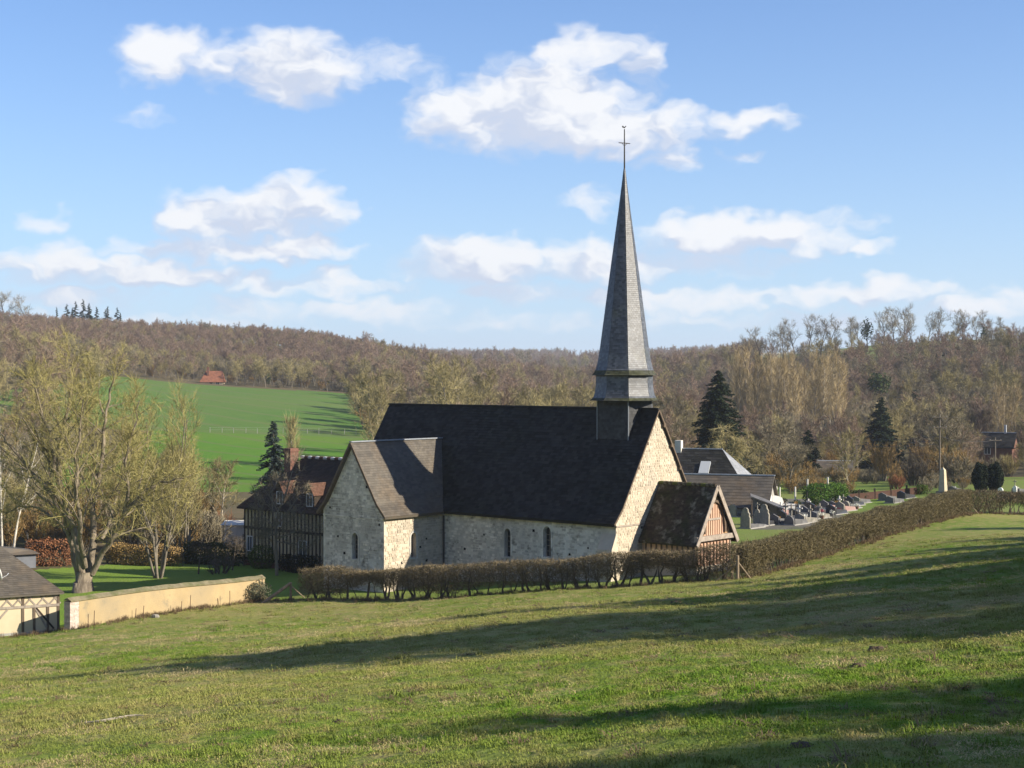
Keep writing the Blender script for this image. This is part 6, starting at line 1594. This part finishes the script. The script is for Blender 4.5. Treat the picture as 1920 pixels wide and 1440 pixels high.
def tomb(label, loc, w_=.9, l_=2.0, slab=.35, head=(.75, .9, 0), m1='granite', m2='pale_stone', cross=0, group=None, flowers=None, rz=CH_RZ):
    e = empty('tomb', loc, rz + R(90)); tag(e, label, 'grave', group)
    if slab:
        mb = MB(); mb.box((-.1, -w_ / 2 - .08, -.3), (l_ + .12, w_ / 2 + .08, .08)); mb.build('kerb', M['concrete'], e)
        mb = MB(); mb.hexa([(.1, -w_ / 2, .08), (l_, -w_ / 2, .08), (l_, w_ / 2, .08), (.1, w_ / 2, .08), (.16, -w_ / 2 + .07, slab + .1), (l_ - .06, -w_ / 2 + .07, slab * .8), (l_ - .06, w_ / 2 - .07, slab * .8), (.16, w_ / 2 - .07, slab + .1)]); mb.build('slab', M[m1], e)
    if head:
        mb = MB(); stele(mb, head[0], head[1], .16, head[2]); o = mb.build('headstone', M[m2], e); o.location = (0, 0, .05 if slab else -.1)
    if cross:
        mb = MB(); cross_(mb, cross); o = mb.build('cross', M['pale_stone'] if cross < .9 else M['iron'], e); o.location = (0, 0, (head[1] + .05) if head and cross < .9 else .2)
    if flowers:
        f = leaf_shell(int(abs(loc[0] * 31)) % 997, 60, .22, .22, .14, .09, .5); o = f.build('flowers', flowers, e); o.location = (.7, .1, slab * .9)
    return e
M['fl_white'] = mat('white_flowers', (.75, .74, .70), (.6, .62, .5), scale=8, island=.3)
M['fl_red'] = mat('red_flowers', (.35, .04, .05), (.30, .08, .10), scale=8, island=.5)
M['fl_orange'] = mat('orange_flowers', (.48, .22, .05), (.35, .22, .05), scale=8, island=.5)
tomb('tall grey gravestone with scrolled shoulders nearest the porch', G(1398, 992), .9, 1.9, .3, (.85, 1.55, 0), 'granite', 'pale_stone')
tomb('tall gravestone with a small cross on top, second from the porch', G(1420, 985), .8, 1.8, .3, (.7, 1.15, 0), 'granite', 'pale_stone', cross=.55)
tomb('broad upright gravestone, third from the porch', G(1433, 986), .9, 1.9, .3, (.9, 1.6, 0), 'dark_stone', 'pale_stone')
tomb('small rounded gravestone half hidden by the porch roof', G(1374, 970), .8, 1.7, .25, (.7, 1.0, 1), 'granite', 'pale_stone')
tomb('thin iron cross on a low grave between the tall gravestones', G(1410, 990), .7, 1.6, .2, None, 'granite', cross=1.1)
lowt = [(1452, 984, 'granite', 2, 'fl_orange'), (1466, 978, 'dark_stone', 2, None), (1460, 968, 'pink_stone', 2, 'fl_red'), (1480, 985, 'granite', 1, None), (1488, 972, 'dark_stone', 2, None), (1500, 982, 'pale_stone', 2, 'fl_white'), (1476, 962, 'granite', 2, 'fl_white'), (1496, 960, 'pink_stone', 1, None), (1508, 970, 'granite', 2, None), (1524, 974, 'pale_stone', 2, 'fl_white'), (1520, 962, 'dark_stone', 2, 'fl_red'), (1536, 966, 'granite', 2, None), (1545, 958, 'pink_stone', 2, None), (1558, 966, 'dark_stone', 2, 'fl_white'), (1560, 955, 'granite', 2, None), (1575, 960, 'pink_stone', 2, None), (1585, 955, 'granite', 1, 'fl_white'), (1592, 950, 'dark_stone', 2, None), (1655, 940, 'granite', 2, None), (1668, 944, 'granite', 2, None), (1690, 936, 'dark_stone', 2, None), (1440, 962, 'granite', 2, None), (1452, 955, 'pale_stone', 1, 'fl_red'), (1605, 945, 'granite', 2, None)]
colr = {'granite': 'grey', 'dark_stone': 'black', 'pink_stone': 'rose', 'pale_stone': 'pale'}
flw = {'fl_orange': ' with orange flowers', 'fl_red': ' with red flowers', 'fl_white': ' with white flowers', None: ''}
for i, (u, v, m_, hd, fl) in enumerate(lowt):
    tomb(f'low {colr[m_]} stone tomb{flw[fl]} among the graves behind the hedge', G(u, v), .95, 2.0, .42, (.85, random.uniform(.62, .95), hd), m_, random.choice(['pale_stone', 'granite', 'granite']) if m_ != 'dark_stone' else 'dark_stone', flowers=M[fl] if fl else None, group='low tombs in the cemetery')
# crosses, flower pots and little shrubs among the graves
rc = np.random.default_rng(88)
for i in range(13):
    u, v = rc.uniform(1440, 1600), rc.uniform(946, 984); v = min(v, 1000 - (u - 1440) * .28)
    e = empty('grave_cross', G(u, v), CH_RZ + R(90) + rc.uniform(-.15, .15)); dark = i % 3; tag(e, ('weathered stone', 'black iron', 'pale stone')[dark] + ' grave cross among the low tombs', 'cross', 'crosses among the tombs')
    mb = MB(); mb.box((-.2, -.2, -.2), (.2, .2, .22)); mb.build('base', M['concrete'], e); mb = MB(); cross_(mb, rc.uniform(.75, 1.3), rc.uniform(.4, .6), .05 if dark == 1 else .10); o = mb.build('cross', M[('pale_stone', 'iron', 'offwhite')[dark]], e); o.location = (0, 0, .2)
for i in range(16):
    u, v = rc.uniform(1445, 1610), rc.uniform(944, 984); v = min(v, 1002 - (u - 1440) * .28)
    e = empty('flower_pot', G(u, v)); k = ('fl_white', 'fl_red', 'fl_orange', 'fl_white')[i % 4]; tag(e, ('white', 'red', 'orange', 'white')[i % 4] + ' flowers in a pot on a grave', 'flower pot', 'flower pots on the graves')
    mb = MB(); mb.lathe([(.01, -.1), (.12, -.1), (.17, .28), (.15, .28), (.01, .26)], 9); mb.build('pot', M['granite'] if i % 2 else M['tile_red'], e); o = leaf_shell(900 + i, 70, .24, .24, .17, .09, .5).build('flowers', M[k], e); o.location = (0, 0, .22)
for i in range(7):
    u, v = (1446, 1470, 1494, 1515, 1530, 1566, 1590)[i], (958, 952, 951, 953, 950, 948, 943)[i]
    e = empty('grave_shrub', G(u, v)); tag(e, 'small dark clipped shrub among the graves', 'shrub', 'small shrubs among the graves'); leaf_shell(930 + i, 420, .3 + .05 * (i % 3), .3, .35 + .1 * (i % 2), .10, .4).build('foliage', M['yew'] if i % 2 else M['ivy'], e); mb = MB(); mb.tube([(0, 0, -.2), (0, 0, .4)], [.04, .02], 5); mb.build('stem', M['bark_dark'], e)
# obelisk
M['obelisk'] = mat('cream_stone', (.50, .43, .30), (.40, .35, .25), scale=3)
g_ = GD(1768, 158); e = empty('obelisk', g_, CH_RZ); tag(e, 'tall cream stone obelisk rising above the end of the hedge', 'monument')
mb = MB(); mb.box((-.5, -.5, -.3), (.5, .5, .35)); mb.build('base', M['pale_stone'], e)
mb = MB(); mb.hexa([(-.33, -.33, .35), (.33, -.33, .35), (.33, .33, .35), (-.33, .33, .35), (-.22, -.22, 2.45), (.22, -.22, 2.45), (.22, .22, 2.45), (-.22, .22, 2.45)]); mb.build('shaft', M['obelisk'], e)
mb = MB(); q = [(-.22, -.22, 2.45), (.22, -.22, 2.45), (.22, .22, 2.45), (-.22, .22, 2.45)]; [mb.poly([q[k], q[(k + 1) % 4], (0, 0, 2.75)]) for k in range(4)]; mb.build('cap', M['obelisk'], e)
tomb('grey tomb with white flowers just right of the obelisk', GD(1786, 156), .95, 2.0, .7, (.95, .9, 2), 'granite', 'granite', flowers=M['fl_white'])
tomb('grey tomb with white figure before the twin yews', GD(1876, 150), .95, 2.0, .5, (.5, 1.1, 1), 'granite', 'white', flowers=M['fl_white'])
tomb('white cross grave right of the twin yews', GD(1903, 158), .9, 1.9, .4, (.4, .7, 1), 'granite', 'white', cross=.6, flowers=M['fl_white'])
for u, lb in ((1838, 'left one of the two dark clipped yews above the hedge'), (1866, 'right one of the two dark clipped yews above the hedge')):
    e = empty('yew', GD(u, 160)); tag(e, lb, 'shrub', 'twin yews')
    leaf_shell(u, 7000, .80, .80, 1.45, .17, .3).build('foliage', M['yew'], e); mb = MB(); mb.tube([(0, 0, -.2), (0, 0, 2)], [.1, .03], 6); mb.build('trunk', M['bark_dark'], e)
block_hedge('laurel_hedge', 'bright green laurel hedge behind the cemetery tombs', 'hedge', GD(1508, 150), GD(1588, 152), 1.9, 1.5, M['laurel'], 5200, .17, 501)
block_hedge('laurel_bush', 'low dark green bush at the right of the laurel hedge', 'hedge', GD(1596, 155), GD(1625, 156), 1.0, 1.2, M['ivy'], 1500, .15, 502)
block_hedge('gold_bush', 'small yellow-green bush by the obelisk', 'bush', GD(1718, 160), GD(1738, 160), 1.0, 1.0, M['box'], 800, .13, 503)
# red-brown rail fence along the back of the cemetery
e = empty('rail_fence', GD(1640, 158)); tag(e, 'low red-brown fence with posts behind the cemetery tombs', 'fence'); o0 = np.array(e.location)
fp = np.array([GD(u, D) for u, D in ((1550, 152), (1580, 153), (1610, 154.5), (1640, 156), (1670, 157.5), (1700, 159), (1730, 160.5))])
for k in range(len(fp)): mb = MB(); mb.box(fp[k] - o0 + [-.07, -.07, -.3], fp[k] - o0 + [.07, .07, 1.05]); mb.build('post', M['dark_oak'], e)
for k in range(len(fp) - 1):
    mb = MB(); a, b_ = fp[k] - o0, fp[k + 1] - o0; mb.hexa([a + [0, -.04, -.2], b_ + [0, -.04, -.2], b_ + [0, .04, -.2], a + [0, .04, -.2], a + [0, -.04, .72], b_ + [0, -.04, .72], b_ + [0, .04, .72], a + [0, .04, .72]]); mb.build('panel', M['rust'], e)
# small pale posts in the garden behind
for i, (u, D, h) in enumerate(((1456, 152, 1.5), (1491, 150, 1.6), (1514, 151, 2.3), (1552, 153, 2.4), (1462, 160, 1.0))):
    post('garden_post', ('pale garden post beside the small white van', 'pale round-topped post above the white wall', 'pale post at the left end of the laurel hedge', 'pale post in front of the laurel hedge', 'short pale post behind the white wall')[i], GD(u, D), h, .09, m='offwhite')
# stone kerb of a grave beside the porch
o = part('stone_chest', M['pale_stone'], None, lambda mb: (mb.box((-.9, -.45, -.4), (.9, .45, .55)), mb.box((-.98, -.52, .55), (.98, .52, .66)))); g_ = GD(1408, 99.5); o.location = g_; o.rotation_euler = (0, 0, CH_RZ + R(90)); tag(o, 'pale stone chest tomb just right of the porch', 'grave')

# ------------------------------------------------------------------ pasture: turf, molehills, stones
M['blade'] = grass_material('grass_blades', (.094, .188, .013), (.142, .212, .024), (.30, .25, .10), .15, 1.0, .0)
M['straw'] = mat('dry_grass', (.44, .36, .18), (.31, .25, .115), scale=.5, island=.5, coords='World', transl=.2)
M['daisy'] = mat('daisy_white', (.8, .8, .78))
def tuft(seed, n, rad, h, w_, bend=.6):
    r = np.random.default_rng(seed); f = MB(); a = r.uniform(0, 6.28, n); q = rad * np.sqrt(r.random(n)); p = np.stack([q * np.cos(a), q * np.sin(a), np.full(n, -.01)], -1)
    b = r.uniform(0, 6.28, n); d = np.stack([np.cos(b), np.sin(b), np.zeros(n)], -1); H = h * r.uniform(.45, 1.15, n)[:, None]; k = r.uniform(.15, bend, n)[:, None]
    s_ = np.stack([-np.sin(b), np.cos(b), np.zeros(n)], -1) * w_ / 2
    m_ = p + d * H * k * .4 + [0, 0, 1] * H * .62; t_ = p + d * H * k * 1.25 + [0, 0, 1] * H * (1 - .35 * k)
    f.quads(p - s_, p + s_, m_ + s_ * .75, m_ - s_ * .75); f.tris(m_ - s_ * .75, m_ + s_ * .75, t_); return f
gp = [proto_object('turf', (None, tuft(600 + k, 60, .24, .030, .009, 1.3)), [M['blade'], M['blade']]) for k in range(3)]
gp += [proto_object('rank_turf', (None, tuft(610 + k, 46, .12, .080, .009, 1.2)), [M['blade'], M['blade']]) for k in range(2)]
gp += [proto_object('dry_turf', (None, tuft(620 + k, 34, .20, .035, .012, 3.2)), [M['straw'], M['straw']]) for k in range(2)]
M['weed'] = mat('dead_weeds', (.19, .135, .075), (.13, .09, .05), scale=.5, island=.6, coords='World', transl=.1)
gp += [proto_object('weeds', (None, tuft(630, 40, .14, .24, .012, .8)), [M['weed'], M['weed']])]
r = np.random.default_rng(9)
def turf_points(y0, y1, dens, margin=.36):
    n = int(dens * margin * 2 * (y1 ** 2 - y0 ** 2) / 2); y = np.sqrt(r.uniform(y0 ** 2, y1 ** 2, n)); x = r.uniform(-1, 1, n) * margin * y
    ok = y < np.interp(x, BORDER[:, 0], BORDER[:, 1]) - .3
    return x[ok], y[ok]
X_, Y_, S_ = [], [], []
for y0, y1, dn, s_ in ((9, 22, 60, .85), (22, 36, 34, 1.05), (36, 60, 15, 1.3), (60, 105, 6, 1.5)):
    a, b_ = turf_points(y0, y1, dn); X_.append(a); Y_.append(b_); S_.append(np.full(len(a), s_))
X_, Y_, S_ = map(np.concatenate, (X_, Y_, S_)); n = len(X_)
patch = fbm(X_ / 2.6, Y_ / 2.2, 3, 41) + .5 * fbm(X_ / 9, Y_ / 9, 2, 43)
which = r.integers(0, 3, n); rank = r.random(n) < np.clip(.04 + .9 * fbm(X_ / 1.3, Y_ / 1.1, 2, 47), .0, .4); which[rank] = r.integers(3, 5, rank.sum())
dry = r.random(n) < np.clip(-.02 + 2.0 * patch, .0, .85); which[dry] = r.integers(5, 7, dry.sum())
S_ = S_ * r.uniform(.7, 1.25, n) * np.where(rank & ~dry, 1.35, 1.0); Z_ = np.ones(n); dead = r.random(n) < .018; which[dead] = 7; Z_[dead] = .22
print('turf', n)
scatter('grass', np.stack([X_, Y_, ground(X_, Y_)], -1), np.stack([r.normal(0, .12, n), r.normal(0, .12, n), r.uniform(0, 6.28, n)], -1), np.stack([S_, S_, S_ * Z_ * np.where(S_ > 1.2, .8, 1)], -1), which, gp, 'short tufted green and straw-coloured grass of the sloping pasture', 'grass')
# rank verge at the foot of wall and hedges
vx, vy = [], []
for a, b_ in zip(BORDER[2:-3], BORDER[3:-2]):
    m_ = int(np.linalg.norm(b_ - a) * 22); t_ = r.random(m_)[:, None]; q = a + t_ * (b_ - a); nrm = np.array([b_[1] - a[1], -(b_[0] - a[0])]); nrm /= np.linalg.norm(nrm); q = q + nrm * np.abs(r.normal(0, .45, (m_, 1))); vx.append(q[:, 0]); vy.append(q[:, 1])
vx, vy = np.concatenate(vx), np.concatenate(vy); m_ = len(vx)
scatter('rank_grass', np.stack([vx, vy, ground(vx, vy)], -1), np.stack([r.normal(0, .15, m_), r.normal(0, .15, m_), r.uniform(0, 6.28, m_)], -1), np.repeat(r.uniform(.6, 1.5, m_)[:, None], 3, 1), r.choice([3, 4, 5, 6, 7, 7], m_), gp, 'rank dry grass along the foot of the wall and hedges', 'grass')
M['earth'] = mat('molehill_earth', (.07, .048, .03), (.10, .07, .045), scale=6, bump=.8, bscale=20)
for i, (u, v, s_, lb) in enumerate(((1645, 1221, .28, 'dark molehill in the shaded part of the pasture'), (1503, 1402, .17, 'brown earth clod low in the right foreground'), (1268, 1131, .30, 'dark earth bump where the shadow edge begins'), (636, 1357, .16, 'reddish earth clod in the middle foreground'), (1610, 1250, .16, 'small dark molehill below the larger shaded one'), (1102, 1352, .12, 'brown clod at the edge of the lower shadow'))):
    s_ *= .62; g_ = G(u, v); e = MB(); rr = np.random.default_rng(700 + i); nv = 220; d = rr.normal(0, 1, (nv, 3))
    ang = np.arange(14) * 2 * math.pi / 14; rows = []
    for k, (q, z) in enumerate(((1.25, -.15), (1.0, .10), (.75, .26), (.42, .36), (.05, .40))): rows.append(np.stack([q * s_ * np.cos(ang) * (1 + .18 * rr.normal(0, 1, 14)), q * s_ * np.sin(ang) * (1 + .18 * rr.normal(0, 1, 14)), np.full(14, z * s_ * 1.1) + rr.normal(0, .05 * s_, 14)], -1))
    V = np.concatenate(rows); ii = np.arange(4)[:, None] * 14; j = np.arange(14)[None]; e.add(V, np.stack([ii + j, ii + (j + 1) % 14, ii + 14 + (j + 1) % 14, ii + 14 + j], -1).reshape(-1, 4))
    o = e.build('molehill', M['earth'], smooth=True); o.location = g_; tag(o, lb, 'molehill')
rr = np.random.default_rng(720); e = MB(); ang = np.arange(9) * 2 * math.pi / 9; rows = [np.stack([q * .2 * np.cos(ang) * rr.uniform(.75, 1.2, 9), q * .15 * np.sin(ang) * rr.uniform(.75, 1.2, 9), np.full(9, z)], -1) for q, z in ((1.1, -.08), (1.15, .06), (.8, .17), (.1, .2))]
V = np.concatenate(rows); ii = np.arange(3)[:, None] * 9; j = np.arange(9)[None]; e.add(V, np.stack([ii + j, ii + (j + 1) % 9, ii + 9 + (j + 1) % 9, ii + 9 + j], -1).reshape(-1, 4)); o = e.build('stone', M['pale_stone']); o.location = G(291, 1159); tag(o, 'pale stone lying at the foot of the ochre wall', 'stone')
mb = MB(); g_ = G(215, 1353); t_ = np.linspace(-.5, .5, 7); q = np.stack([g_[0] + t_ * .9, g_[1] + .1 * np.sin(t_ * 5), np.zeros(7)], -1); q[:, 2] = ground(q[:, 0], q[:, 1]) + .04; mb.tube(q, [.012, .02, .022, .02, .018, .014, .006], 5); o = mb.build('fallen_branch', M['bark_pale']); tag(o, 'pale fallen branch lying in the lower left pasture', 'branch')
# snowdrops and pale litter under the cemetery hedge
sp_ = []
for (u, v) in [(1600 + k, 1012 - .5 * k + 3) for k in range(0, 40, 3)] + [(1670 + k, 990 - .35 * k) for k in range(0, 100, 4)]: sp_ += [G(u + r.normal(0, 3), v + 1 + abs(r.normal(0, 2))) for _ in range(3)]
sp_ = np.array(sp_); f = MB(); m_ = len(sp_) * 7; c = np.repeat(sp_, 7, 0) + np.stack([r.normal(0, .14, m_), r.normal(0, .14, m_), r.uniform(.03, .16, m_)], -1); a = r.normal(0, 1, (m_, 3)); a /= np.linalg.norm(a, axis=1)[:, None]; bq = np.cross(a, r.normal(0, 1, (m_, 3))); bq /= np.linalg.norm(bq, axis=1)[:, None]; f.quads(c - a * .05, c + bq * .03, c + a * .05, c - bq * .03)
M['pale_leaf'] = mat('pale_leaves', (.42, .50, .40), (.60, .64, .56), scale=4, island=.5); o = f.build('snowdrops', M['pale_leaf']); tag(o, 'drifts of pale snowdrops under the cemetery hedge', 'flowers', kind='stuff')

# ------------------------------------------------------------------ haze
hz_m = bpy.data.materials.new('haze_air'); hz_m.use_nodes = True; N = hz_m.node_tree.nodes; L = hz_m.node_tree.links; N.clear()
out = N.new('ShaderNodeOutputMaterial'); vol = N.new('ShaderNodeVolumePrincipled'); vol.inputs['Density'].default_value = .00016; vol.inputs['Color'].default_value = (.80, .88, 1.0, 1); vol.inputs['Anisotropy'].default_value = 0.2; L.new(vol.outputs[0], out.inputs['Volume'])
mb = MB(); zlo = min(float(Z.min()), 0) - 1.5; mb.box((-2900, -70, zlo), (2900, 4300, 95)); hz_o = mb.build('haze', hz_m, kind='stuff'); tag(hz_o, 'thin pale blue air haze over the valley', 'haze')
